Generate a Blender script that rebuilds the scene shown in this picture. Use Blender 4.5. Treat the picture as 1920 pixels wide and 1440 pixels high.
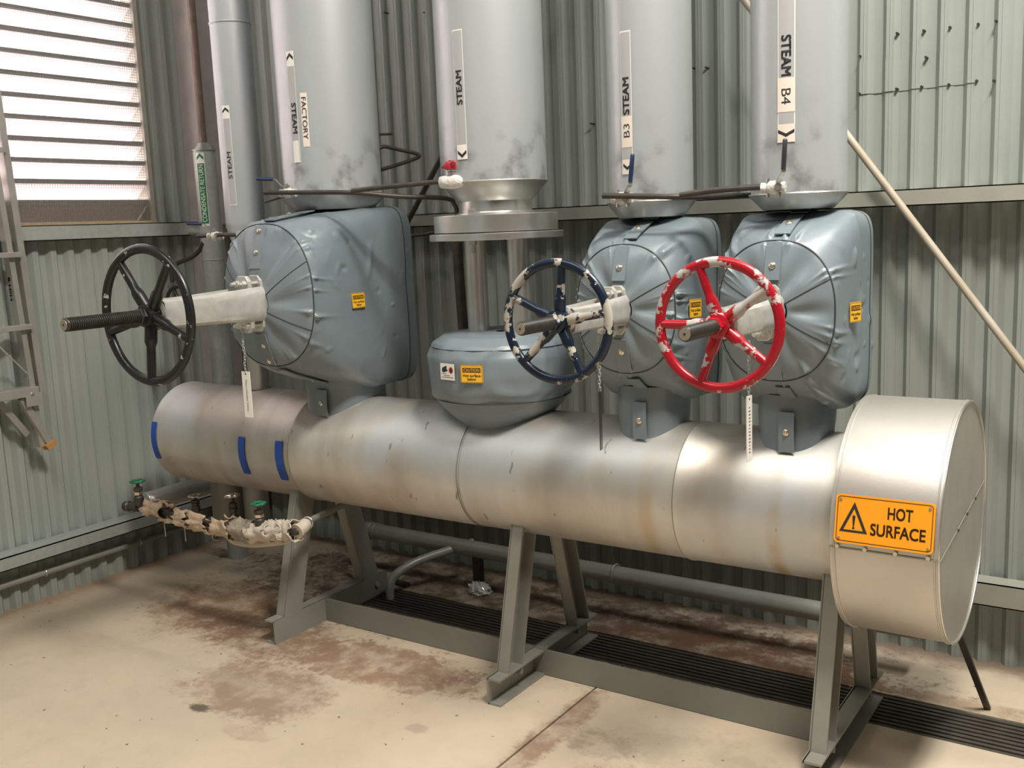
import bpy, math, random
import numpy as np
from mathutils import Vector, Matrix, noise as mnoise

# ------------------------------------------------------------------ camera
for o in list(bpy.data.objects):
    bpy.data.objects.remove(o)
S = bpy.context.scene
COL = S.collection
random.seed(4)
CAMH = 1.6
FPX, CX, CY = 1896.6, 960.0, 720.0
_yaw, _pit, _rol = np.radians([-34.136, -8.878, -2.345])
_f = np.array([math.sin(_yaw) * math.cos(_pit), math.cos(_yaw) * math.cos(_pit), math.sin(_pit)])
_r = np.array([math.cos(_yaw), -math.sin(_yaw), 0.0])
_d = np.cross(_f, _r)
_c, _s = math.cos(_rol), math.sin(_rol)
RC = np.array([[_c, -_s, 0], [_s, _c, 0], [0, 0, 1.0]]) @ np.stack([_r, _d, _f])
cam_d = bpy.data.cameras.new('camera')
cam_d.sensor_fit = 'HORIZONTAL'
cam_d.sensor_width = 36.0
cam_d.lens = FPX / 1920 * 36
cam_d.clip_start = 0.05
cam = bpy.data.objects.new('camera', cam_d)
COL.objects.link(cam)
_m = Matrix.Identity(4)
for i in range(3):
    _m[i][0], _m[i][1], _m[i][2] = RC[0][i], -RC[1][i], -RC[2][i]
_m[2][3] = CAMH
cam.matrix_world = _m
S.camera = cam

# ------------------------------------------------------------------ light
S.view_settings.view_transform = 'Standard'
S.view_settings.look = 'None'
S.view_settings.gamma = 1.0
S.view_settings.use_curve_mapping = False
S.view_settings.exposure = 0.0
W = bpy.data.worlds.new('daylight')
S.world = W
W.use_nodes = True
_bg = W.node_tree.nodes['Background']
_bg.inputs[0].default_value = (1.0, 0.90, 0.91, 1)
_bg.inputs[1].default_value = 21.0


def area(name, loc, target, sx, sy, power, col):
    l = bpy.data.lights.new(name, 'AREA')
    l.shape = 'RECTANGLE'
    l.size, l.size_y = sx, sy
    l.energy = power
    l.color = col
    o = bpy.data.objects.new(name, l)
    COL.objects.link(o)
    o.location = loc
    d = Vector(target) - Vector(loc)
    o.rotation_euler = d.to_track_quat('-Z', 'Y').to_euler()
    return o


area('roof_skylight', (0.7, 2.70, 5.15), (0.5, 2.70, 0), 2.8, 0.6, 225, (1.0, 0.98, 0.92))
area('high_bay_lamp', (0.2, 1.5, 4.85), (-1.2, 2.4, 0), 0.6, 0.6, 185, (1.0, 0.94, 0.84))
area('strip_lamp', (-2.2, 0.2, 4.9), (-2.2, 1.4, 0), 3.0, 0.4, 78, (1.0, 0.95, 0.87))
area('front_fill', (-2.2, -4.2, 2.6), (-2.2, 3.0, 1.2), 4.0, 3.2, 11, (0.80, 0.92, 1.0))  # soft fill added behind the camera; no door opening is built there


# ------------------------------------------------------------------ picture measuring helpers (a point at a known depth)
def ray(u, v):
    return RC.T @ np.array([(u - CX) / FPX, (v - CY) / FPX, 1.0])


C0 = np.array([0, 0, CAMH])


def at(u, v, y):
    d = ray(u, v)
    return C0 + d * y / d[1]


def atx(u, v, x):
    d = ray(u, v)
    return C0 + d * x / d[0]


def hitcyl(u, v, cx, cy, r):
    d = ray(u, v)
    a = d[0] ** 2 + d[1] ** 2
    b = -2 * (d[0] * cx + d[1] * cy)
    c = cx * cx + cy * cy - r * r
    t = (-b - math.sqrt(max(b * b - 4 * a * c, 0))) / (2 * a)
    p = C0 + d * t
    return math.atan2(p[1] - cy, p[0] - cx), p[2]


# ------------------------------------------------------------------ materials
MATS = {}


def _node(nt, t, **k):
    n = nt.nodes.new(t)
    for a, b in k.items():
        setattr(n, a, b)
    return n


def mat(name, col, rough=0.5, metal=0.0, col2=None, scale=8.0, contrast=0.5, bump=0.0, bscale=60.0,
        stretch=(1, 1, 1), rvar=0.0, spec=0.5, coat=0.0, detail=5.0):
    m = bpy.data.materials.new(name)
    m.use_nodes = True
    nt = m.node_tree
    b = nt.nodes['Principled BSDF']
    b.inputs['Base Color'].default_value = (*col, 1)
    b.inputs['Roughness'].default_value = rough
    b.inputs['Metallic'].default_value = metal
    b.inputs['Specular IOR Level'].default_value = spec
    b.inputs['Coat Weight'].default_value = coat
    tc = _node(nt, 'ShaderNodeTexCoord')
    mp = _node(nt, 'ShaderNodeMapping')
    mp.inputs['Scale'].default_value = stretch
    nt.links.new(tc.outputs['Object'], mp.inputs['Vector'])
    if col2 is not None:
        n = _node(nt, 'ShaderNodeTexNoise')
        n.inputs['Scale'].default_value = scale
        n.inputs['Detail'].default_value = detail
        nt.links.new(mp.outputs[0], n.inputs['Vector'])
        r = _node(nt, 'ShaderNodeValToRGB')
        r.color_ramp.elements[0].position = 0.5 - contrast * 0.35
        r.color_ramp.elements[1].position = 0.5 + contrast * 0.35
        r.color_ramp.elements[0].color = (*col, 1)
        r.color_ramp.elements[1].color = (*col2, 1)
        nt.links.new(n.outputs['Fac'], r.inputs[0])
        nt.links.new(r.outputs[0], b.inputs['Base Color'])
        if rvar:
            mr = _node(nt, 'ShaderNodeMapRange')
            mr.inputs['To Min'].default_value = rough - rvar
            mr.inputs['To Max'].default_value = rough + rvar
            nt.links.new(n.outputs['Fac'], mr.inputs['Value'])
            nt.links.new(mr.outputs[0], b.inputs['Roughness'])
    if bump:
        n2 = _node(nt, 'ShaderNodeTexNoise')
        n2.inputs['Scale'].default_value = bscale
        n2.inputs['Detail'].default_value = 4
        nt.links.new(mp.outputs[0], n2.inputs['Vector'])
        bp = _node(nt, 'ShaderNodeBump')
        bp.inputs['Strength'].default_value = bump
        bp.inputs['Distance'].default_value = 0.01
        nt.links.new(n2.outputs['Fac'], bp.inputs['Height'])
        nt.links.new(bp.outputs[0], b.inputs['Normal'])
    MATS[name] = m
    return m


def smudge_foot(name, z0, z1, col):
    """Grey oily smears low on the pipe cladding."""
    nt = MATS[name].node_tree
    b = nt.nodes['Principled BSDF']
    tc = [n for n in nt.nodes if n.type == 'TEX_COORD'][0]
    src = b.inputs['Base Color'].links[0].from_socket
    sp = _node(nt, 'ShaderNodeSeparateXYZ')
    nt.links.new(tc.outputs['Object'], sp.inputs[0])
    mr = _node(nt, 'ShaderNodeMapRange', interpolation_type='SMOOTHSTEP')
    mr.inputs['From Min'].default_value = z0
    mr.inputs['From Max'].default_value = z1
    mr.inputs['To Min'].default_value = 1
    mr.inputs['To Max'].default_value = 0
    nt.links.new(sp.outputs['Z'], mr.inputs['Value'])
    n = _node(nt, 'ShaderNodeTexNoise')
    n.inputs['Scale'].default_value = 11
    n.inputs['Detail'].default_value = 5
    nt.links.new(tc.outputs['Object'], n.inputs['Vector'])
    m2 = _node(nt, 'ShaderNodeMapRange', interpolation_type='SMOOTHSTEP')
    m2.inputs['From Min'].default_value = 0.48
    m2.inputs['From Max'].default_value = 0.72
    nt.links.new(n.outputs['Fac'], m2.inputs['Value'])
    mu = _node(nt, 'ShaderNodeMath', operation='MULTIPLY')
    nt.links.new(mr.outputs[0], mu.inputs[0])
    nt.links.new(m2.outputs[0], mu.inputs[1])
    x = _node(nt, 'ShaderNodeMix', data_type='RGBA')
    nt.links.new(mu.outputs[0], x.inputs['Factor'])
    nt.links.new(src, x.inputs['A'])
    x.inputs['B'].default_value = (*col, 1)
    nt.links.new(x.outputs['Result'], b.inputs['Base Color'])


def chipped(name, paint, metalc, thr=0.55, scale=22.0, rough=0.3):
    """Gloss paint flaked off in patches down to bare grey metal."""
    m = mat(name, paint, rough)
    nt = m.node_tree
    b = nt.nodes['Principled BSDF']
    tc = [n for n in nt.nodes if n.type == 'TEX_COORD'][0]
    n1 = _node(nt, 'ShaderNodeTexNoise')
    n1.inputs['Scale'].default_value = scale
    n1.inputs['Detail'].default_value = 6
    n1.inputs['Roughness'].default_value = 0.6
    nt.links.new(tc.outputs['Object'], n1.inputs['Vector'])
    mr = _node(nt, 'ShaderNodeMapRange')
    mr.inputs['From Min'].default_value = thr - 0.008
    mr.inputs['From Max'].default_value = thr + 0.008
    nt.links.new(n1.outputs['Fac'], mr.inputs['Value'])
    mx = _node(nt, 'ShaderNodeMix', data_type='RGBA')
    mx.inputs['A'].default_value = (*paint, 1)
    mx.inputs['B'].default_value = (*metalc, 1)
    nt.links.new(mr.outputs[0], mx.inputs['Factor'])
    nt.links.new(mx.outputs['Result'], b.inputs['Base Color'])
    rr = _node(nt, 'ShaderNodeMapRange')
    rr.inputs['To Min'].default_value = rough
    rr.inputs['To Max'].default_value = 0.55
    nt.links.new(mr.outputs[0], rr.inputs['Value'])
    nt.links.new(rr.outputs[0], b.inputs['Roughness'])
    bp = _node(nt, 'ShaderNodeBump', invert=True)
    bp.inputs['Strength'].default_value = 0.6
    bp.inputs['Distance'].default_value = 0.002
    nt.links.new(mr.outputs[0], bp.inputs['Height'])
    nt.links.new(bp.outputs[0], b.inputs['Normal'])
    return m


mat('wall_steel', (0.275, 0.305, 0.28), 0.5, 0.0, (0.33, 0.355, 0.325), 2.2, 0.8, 0.04, 30)
mat('wall_dirty', (0.13, 0.13, 0.125), 0.7, 0.0, (0.18, 0.18, 0.17), 3.0, 0.8)
mat('galv', (0.36, 0.39, 0.37), 0.42, 0.35, (0.46, 0.48, 0.45), 40, 0.7, 0.05, 90)
mat('girt_tan', (0.37, 0.365, 0.31), 0.55, 0.1, (0.30, 0.30, 0.26), 12, 0.8)
mat('ceiling', (0.13, 0.13, 0.13), 0.7)
mat('column_pink', (0.52, 0.46, 0.44), 0.55, 0.1, (0.40, 0.36, 0.35), 9, 0.6)
mat('rust', (0.11, 0.075, 0.055), 0.8, 0.0, (0.19, 0.14, 0.11), 26, 0.8)
mat('sill_wood', (0.36, 0.28, 0.17), 0.65, 0.0, (0.28, 0.21, 0.13), 30, 0.8)
mat('jamb_steel', (0.24, 0.21, 0.17), 0.6, 0.0, (0.30, 0.29, 0.25), 20, 0.8)
mat('blade', (0.74, 0.70, 0.70), 0.55)
mat('lip_shade', (0.20, 0.19, 0.18), 0.6)  # dark tone puts the shade on the room-side lips into the colour
mat('wire', (0.30, 0.27, 0.24), 0.5, 0.6)
mat('clad', (0.51, 0.54, 0.56), 0.36, 0.35, (0.465, 0.495, 0.515), 5, 0.9, 0.02, 140, rvar=0.05)
mat('clad_plain', (0.55, 0.59, 0.615), 0.36, 0.35)
smudge_foot('clad', 0.10, 0.34, (0.24, 0.24, 0.25))
mat('clad_edge', (0.55, 0.55, 0.52), 0.35, 0.8, (0.43, 0.43, 0.41), 14, 0.8)
mat('alu', (0.72, 0.70, 0.67), 0.3, 0.9, (0.60, 0.58, 0.55), 16, 0.8, 0.03, 80, rvar=0.06)
mat('jacket', (0.17, 0.21, 0.235), 0.36, 0.0, (0.195, 0.235, 0.26), 6, 0.8, 0.08, 420)
def crumple(name, scale, strength, dist):
    nt = MATS[name].node_tree
    b = nt.nodes['Principled BSDF']
    tc = [n for n in nt.nodes if n.type == 'TEX_COORD'][0]
    old = b.inputs['Normal'].links[0].from_socket if b.inputs['Normal'].links else None
    n = _node(nt, 'ShaderNodeTexNoise', noise_type='RIDGED_MULTIFRACTAL')
    n.inputs['Scale'].default_value = scale
    n.inputs['Detail'].default_value = 2
    n.inputs['Distortion'].default_value = 0.8
    nt.links.new(tc.outputs['Object'], n.inputs['Vector'])
    bp = _node(nt, 'ShaderNodeBump')
    bp.inputs['Strength'].default_value = strength
    bp.inputs['Distance'].default_value = dist
    nt.links.new(n.outputs['Fac'], bp.inputs['Height'])
    if old:
        nt.links.new(old, bp.inputs['Normal'])
    nt.links.new(bp.outputs[0], b.inputs['Normal'])


crumple('jacket', 7.0, 0.35, 0.012)
mat('jacket_dark', (0.035, 0.04, 0.045), 0.7)
mat('frame_paint', (0.34, 0.34, 0.30), 0.45, 0.3, (0.27, 0.26, 0.23), 8, 0.9, 0.03, 60)
mat('rail_paint', (0.20, 0.215, 0.19), 0.5, 0.2, (0.26, 0.25, 0.21), 7, 0.9)
mat('black_pipe', (0.035, 0.032, 0.028), 0.45, 0.2, (0.075, 0.06, 0.048), 30, 0.8)
mat('tan_rod', (0.38, 0.31, 0.22), 0.6, 0.1, (0.50, 0.45, 0.38), 9, 0.7)
mat('silver_paint', (0.68, 0.67, 0.63), 0.33, 0.45, (0.52, 0.50, 0.46), 30, 0.8, 0.10, 60)
mat('white_tape', (0.72, 0.70, 0.66), 0.55, 0.0, (0.50, 0.48, 0.44), 60, 0.8, 0.4, 120)
mat('steel', (0.62, 0.60, 0.57), 0.28, 0.9)
mat('brass', (0.72, 0.64, 0.50), 0.25, 0.9)
mat('stem', (0.018, 0.017, 0.015), 0.42, 0.1, (0.04, 0.036, 0.03), 40, 0.7)
mat('stem_end', (0.45, 0.38, 0.30), 0.4, 0.6)
mat('red_plastic', (0.42, 0.02, 0.035), 0.4)
mat('blue_grip', (0.014, 0.028, 0.075), 0.35)
mat('black_grip', (0.03, 0.032, 0.035), 0.35)
mat('green_wheel', (0.015, 0.19, 0.10), 0.45, 0.1, (0.01, 0.10, 0.06), 60, 0.7)
mat('tape_blue', (0.012, 0.065, 0.36), 0.5, 0.0, (0.02, 0.085, 0.40), 50, 0.6)
mat('lag_tan', (0.60, 0.47, 0.34), 0.9, 0.0, (0.42, 0.31, 0.21), 24, 0.8, 0.7, 70)
mat('lag_dark', (0.24, 0.20, 0.15), 0.9, 0.0, (0.38, 0.33, 0.26), 30, 0.8, 0.6, 60)
mat('white_lag', (0.62, 0.55, 0.46), 0.85, 0.0, (0.48, 0.41, 0.33), 20, 0.8, 0.5, 60)
mat('label_grey', (0.42, 0.42, 0.43), 0.4)
mat('label_white', (0.82, 0.79, 0.74), 0.45)
mat('label_cream', (0.78, 0.70, 0.62), 0.5)
mat('label_green', (0.012, 0.20, 0.065), 0.4)
mat('ink', (0.025, 0.025, 0.025), 0.5)
mat('ink_soft', (0.16, 0.15, 0.14), 0.6)
mat('sign_orange', (0.95, 0.36, 0.012), 0.35)
mat('sticker_yellow', (0.85, 0.47, 0.03), 0.45)
mat('ink_brown', (0.09, 0.035, 0.008), 0.5)
mat('ladder_alu', (0.50, 0.48, 0.44), 0.4, 0.6, (0.40, 0.38, 0.34), 12, 0.8)
mat('ladder_foot', (0.40, 0.20, 0.06), 0.7)
mat('grate', (0.055, 0.048, 0.04), 0.6, 0.3, (0.10, 0.085, 0.07), 20, 0.8)
mat('trench', (0.02, 0.018, 0.015), 0.9)
mat('plastic_clear', (0.55, 0.55, 0.52), 0.15, 0.0)
mat('screw', (0.05, 0.045, 0.04), 0.5, 0.4)
mat('lamp_body', (0.6, 0.6, 0.6), 0.5, 0.5)
chipped('paint_red', (0.37, 0.005, 0.016), (0.46, 0.43, 0.41), 0.548, 11)
chipped('paint_blue', (0.0045, 0.012, 0.030), (0.42, 0.39, 0.34), 0.55, 13)
chipped('paint_black', (0.012, 0.012, 0.012), (0.45, 0.43, 0.40), 0.655, 34)


def header_mat():
    m = mat('header_clad', (0.60, 0.56, 0.49), 0.40, 0.70)
    nt = m.node_tree
    b = nt.nodes['Principled BSDF']
    tc = [n for n in nt.nodes if n.type == 'TEX_COORD'][0]
    # brushed streaks run round the barrel, dirt blotches, brown rings
    mp = _node(nt, 'ShaderNodeMapping')
    mp.inputs['Scale'].default_value = (9.0, 0.9, 0.9)
    nt.links.new(tc.outputs['Object'], mp.inputs['Vector'])
    n1 = _node(nt, 'ShaderNodeTexNoise')
    n1.inputs['Scale'].default_value = 1.0
    n1.inputs['Detail'].default_value = 6
    nt.links.new(mp.outputs[0], n1.inputs['Vector'])
    n2 = _node(nt, 'ShaderNodeTexNoise')
    n2.inputs['Scale'].default_value = 3.2
    n2.inputs['Detail'].default_value = 7
    nt.links.new(tc.outputs['Object'], n2.inputs['Vector'])
    r1 = _node(nt, 'ShaderNodeValToRGB')
    e = r1.color_ramp.elements
    e[0].position, e[1].position = 0.30, 0.68
    e[0].color, e[1].color = (0.54, 0.50, 0.44, 1), (0.66, 0.645, 0.61, 1)
    nt.links.new(n1.outputs['Fac'], r1.inputs[0])
    r2 = _node(nt, 'ShaderNodeValToRGB')
    e = r2.color_ramp.elements
    e[0].position, e[1].position = 0.36, 0.62
    e[0].color, e[1].color = (0.78, 0.75, 0.71, 1), (1, 1, 1, 1)
    nt.links.new(n2.outputs['Fac'], r2.inputs[0])
    mx = _node(nt, 'ShaderNodeMix', data_type='RGBA', blend_type='MULTIPLY')
    mx.inputs['Factor'].default_value = 1.0
    nt.links.new(r1.outputs[0], mx.inputs['A'])
    nt.links.new(r2.outputs[0], mx.inputs['B'])
    last = mx.outputs['Result']
    n4 = _node(nt, 'ShaderNodeTexNoise')
    n4.inputs['Scale'].default_value = 2.3
    n4.inputs['Detail'].default_value = 3
    mp4 = _node(nt, 'ShaderNodeMapping')
    mp4.inputs['Location'].default_value = (3.1, 1.7, 0.4)
    nt.links.new(tc.outputs['Object'], mp4.inputs['Vector'])
    nt.links.new(mp4.outputs[0], n4.inputs['Vector'])
    r4 = _node(nt, 'ShaderNodeMapRange', interpolation_type='SMOOTHSTEP')
    r4.inputs['From Min'].default_value = 0.50
    r4.inputs['From Max'].default_value = 0.68
    r4.inputs['To Max'].default_value = 0.75
    nt.links.new(n4.outputs['Fac'], r4.inputs['Value'])
    x4 = _node(nt, 'ShaderNodeMix', data_type='RGBA')
    nt.links.new(r4.outputs[0], x4.inputs['Factor'])
    nt.links.new(last, x4.inputs['A'])
    x4.inputs['B'].default_value = (0.57, 0.60, 0.63, 1)
    last = x4.outputs['Result']
    sep = _node(nt, 'ShaderNodeSeparateXYZ')
    nt.links.new(tc.outputs['Object'], sep.inputs[0])
    # stain rings: (x from the middle of the header, half width, colour, strength)
    for x0, w, col, k in ((1.335, 0.022, (0.42, 0.26, 0.07), 0.85), (0.93, 0.028, (0.50, 0.36, 0.20), 0.5),
                          (-1.05, 0.03, (0.40, 0.31, 0.18), 0.6), (1.245, 0.035, (0.34, 0.35, 0.36), 0.55),
                          (0.60, 0.05, (0.40, 0.36, 0.32), 0.35), (-0.93, 0.06, (0.36, 0.32, 0.28), 0.5)):
        s = _node(nt, 'ShaderNodeMath', operation='SUBTRACT')
        s.inputs[1].default_value = x0
        nt.links.new(sep.outputs['X'], s.inputs[0])
        a = _node(nt, 'ShaderNodeMath', operation='ABSOLUTE')
        nt.links.new(s.outputs[0], a.inputs[0])
        mr = _node(nt, 'ShaderNodeMapRange', interpolation_type='SMOOTHSTEP')
        mr.inputs['From Min'].default_value = w * 0.2
        mr.inputs['From Max'].default_value = w * 1.6
        mr.inputs['To Min'].default_value = k
        mr.inputs['To Max'].default_value = 0
        nt.links.new(a.outputs[0], mr.inputs['Value'])
        ml = _node(nt, 'ShaderNodeMath', operation='MULTIPLY')
        nt.links.new(mr.outputs[0], ml.inputs[0])
        pz = _node(nt, 'ShaderNodeMapRange', interpolation_type='SMOOTHSTEP')
        pz.inputs['From Min'].default_value = 0.38
        pz.inputs['From Max'].default_value = 0.60
        nt.links.new(n2.outputs['Fac'], pz.inputs['Value'])
        nt.links.new(pz.outputs[0], ml.inputs[1])
        m2 = _node(nt, 'ShaderNodeMath', operation='MULTIPLY')
        m2.inputs[1].default_value = 1.0
        nt.links.new(ml.outputs[0], m2.inputs[0])
        x = _node(nt, 'ShaderNodeMix', data_type='RGBA')
        nt.links.new(m2.outputs[0], x.inputs['Factor'])
        nt.links.new(last, x.inputs['A'])
        x.inputs['B'].default_value = (*col, 1)
        last = x.outputs['Result']
    # short dark scuff marks
    mp3 = _node(nt, 'ShaderNodeMapping')
    mp3.inputs['Scale'].default_value = (16, 6, 6)
    mp3.inputs['Rotation'].default_value = (0.4, 0.5, 0.3)
    nt.links.new(tc.outputs['Object'], mp3.inputs['Vector'])
    n3 = _node(nt, 'ShaderNodeTexNoise')
    n3.inputs['Scale'].default_value = 2.0
    n3.inputs['Detail'].default_value = 2
    nt.links.new(mp3.outputs[0], n3.inputs['Vector'])
    r3 = _node(nt, 'ShaderNodeMapRange')
    r3.inputs['From Min'].default_value = 0.715
    r3.inputs['From Max'].default_value = 0.74
    r3.inputs['To Max'].default_value = 0.7
    nt.links.new(n3.outputs['Fac'], r3.inputs['Value'])
    x = _node(nt, 'ShaderNodeMix', data_type='RGBA')
    nt.links.new(r3.outputs[0], x.inputs['Factor'])
    nt.links.new(last, x.inputs['A'])
    x.inputs['B'].default_value = (0.2, 0.2, 0.2, 1)
    nt.links.new(x.outputs['Result'], b.inputs['Base Color'])
    mr = _node(nt, 'ShaderNodeMapRange')
    mr.inputs['To Min'].default_value = 0.58
    mr.inputs['To Max'].default_value = 0.40
    nt.links.new(n2.outputs['Fac'], mr.inputs['Value'])
    nt.links.new(mr.outputs[0], b.inputs['Roughness'])


header_mat()
mat('drum_clad', (0.62, 0.59, 0.54), 0.42, 0.75, (0.52, 0.49, 0.45), 7, 0.8, 0.02, 90, rvar=0.05)


def floor_mat():
    m = mat('concrete', (0.55, 0.46, 0.35), 0.62)
    nt = m.node_tree
    b = nt.nodes['Principled BSDF']
    tc = [n for n in nt.nodes if n.type == 'TEX_COORD'][0]
    geo = _node(nt, 'ShaderNodeNewGeometry')
    P = geo.outputs['Position']

    def nz(scale, detail=6, rough=0.55, vec=None):
        n = _node(nt, 'ShaderNodeTexNoise')
        n.inputs['Scale'].default_value = scale
        n.inputs['Detail'].default_value = detail
        n.inputs['Roughness'].default_value = rough
        nt.links.new(vec or P, n.inputs['Vector'])
        return n.outputs['Fac']

    def rng(v, a, c, d=0.0, e=1.0):
        r = _node(nt, 'ShaderNodeMapRange', interpolation_type='SMOOTHSTEP')
        r.inputs['From Min'].default_value = a
        r.inputs['From Max'].default_value = c
        r.inputs['To Min'].default_value = d
        r.inputs['To Max'].default_value = e
        nt.links.new(v, r.inputs['Value'])
        return r.outputs[0]

    def mth(op, a, c):
        n = _node(nt, 'ShaderNodeMath', operation=op)
        for i, q in enumerate((a, c)):
            if isinstance(q, (int, float)):
                n.inputs[i].default_value = q
            else:
                nt.links.new(q, n.inputs[i])
        return n.outputs[0]

    def mixc(f, a, c):
        x = _node(nt, 'ShaderNodeMix', data_type='RGBA')
        nt.links.new(f, x.inputs['Factor'])
        for k, q in (('A', a), ('B', c)):
            if isinstance(q, tuple):
                x.inputs[k].default_value = (*q, 1)
            else:
                nt.links.new(q, x.inputs[k])
        return x.outputs['Result']

    base = mixc(rng(nz(1.6), 0.35, 0.65), (0.56, 0.46, 0.345), (0.49, 0.41, 0.31))
    base = mixc(rng(nz(14, 8), 0.45, 0.75, 0, 0.35), base, (0.44, 0.36, 0.26))
    # mostly spilled-water stains: reddish brown patches with ragged edges (centre x, y, radius x, radius y)
    wob = nz(5, 8, 0.7)
    fine = nz(30, 6, 0.7)

    def spot(x, y, rx, ry, soft=0.35, jag=1.3):
        mp = _node(nt, 'ShaderNodeMapping', vector_type='POINT')
        mp.inputs['Location'].default_value = (-x / rx, -y / ry, 0)
        mp.inputs['Scale'].default_value = (1 / rx, 1 / ry, 0)
        nt.links.new(P, mp.inputs['Vector'])
        ln = _node(nt, 'ShaderNodeVectorMath', operation='LENGTH')
        nt.links.new(mp.outputs[0], ln.inputs[0])
        v = mth('ADD', ln.outputs['Value'], mth('MULTIPLY', mth('SUBTRACT', wob, 0.5), jag))
        v = mth('ADD', v, mth('MULTIPLY', mth('SUBTRACT', fine, 0.5), 1.1))
        return rng(v, 1.0, 1.0 - soft)

    mott = rng(nz(8, 9, 0.72), 0.36, 0.58, 0.30, 1.0)
    for x, y, rx, ry, col, k, soft in (
            (-3.45, 2.80, 0.50, 0.42, (0.22, 0.115, 0.062), 0.85, 0.6),
            (-3.05, 2.66, 0.55, 0.24, (0.17, 0.10, 0.062), 0.85, 0.5),
            (-2.45, 2.66, 0.50, 0.18, (0.27, 0.165, 0.105), 0.9, 0.25),
            (-2.72, 2.28, 0.38, 0.24, (0.25, 0.165, 0.115), 0.8, 0.45),
            (-2.50, 2.05, 0.12, 0.05, (0.34, 0.24, 0.18), 0.6, 0.4),
            (-2.30, 3.34, 1.75, 0.50, (0.10, 0.06, 0.04), 0.92, 0.35),  # stain under the header, widened and darkened as painted shade
            (-1.35, 3.38, 0.60, 0.24, (0.17, 0.09, 0.052), 0.85, 0.3),
            (-1.62, 2.55, 0.07, 0.45, (0.25, 0.15, 0.10), 0.8, 0.5),
            (-1.45, 2.55, 0.16, 0.10, (0.26, 0.19, 0.14), 0.7, 0.4),
            (-1.15, 2.62, 0.30, 0.20, (0.40, 0.33, 0.24), 0.8, 0.5),
            (-1.30, 2.40, 0.18, 0.10, (0.34, 0.22, 0.12), 0.7, 0.5),
            (-0.50, 3.36, 0.45, 0.06, (0.28, 0.18, 0.11), 0.7, 0.6),
            (-3.05, 2.30, 0.9, 0.05, (0.38, 0.33, 0.25), 0.5, 0.7)):  # thin, faint greyish band across the front left
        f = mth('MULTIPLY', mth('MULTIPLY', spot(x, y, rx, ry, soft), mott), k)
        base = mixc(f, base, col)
    # dark wet spot, a ring and small specks
    base = mixc(mth('MULTIPLY', spot(-2.775, 2.09, 0.055, 0.035, 0.5, 0.4), 0.9), base, (0.09, 0.07, 0.055))
    base = mixc(mth('MULTIPLY', spot(-2.02, 2.35, 0.055, 0.032, 0.4, 0.5), 0.6), base, (0.33, 0.27, 0.20))
    sp = nz(38, 1, 0.3)
    base = mixc(rng(sp, 0.77, 0.79, 0, 0.8), base, (0.12, 0.09, 0.06))
    # darker brown band along the foot of the walls
    sx = _node(nt, 'ShaderNodeSeparateXYZ')
    nt.links.new(P, sx.inputs[0])
    dy = mth('ADD', mth('SUBTRACT', 3.75, sx.outputs['Y']), mth('MULTIPLY', mth('SUBTRACT', wob, 0.5), 0.3))
    base = mixc(rng(dy, 0.16, 0.02, 0, 0.75), base, (0.15, 0.10, 0.065))
    dx = mth('ADD', mth('ADD', sx.outputs['X'], 4.32), mth('MULTIPLY', mth('SUBTRACT', wob, 0.5), 0.25))
    base = mixc(rng(dx, 0.20, 0.03, 0, 0.7), base, (0.27, 0.17, 0.10))
    nt.links.new(base, b.inputs['Base Color'])
    bp = _node(nt, 'ShaderNodeBump')
    bp.inputs['Strength'].default_value = 0.25
    bp.inputs['Distance'].default_value = 0.006
    nt.links.new(nz(45, 8), bp.inputs['Height'])
    nt.links.new(bp.outputs[0], b.inputs['Normal'])


floor_mat()


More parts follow.
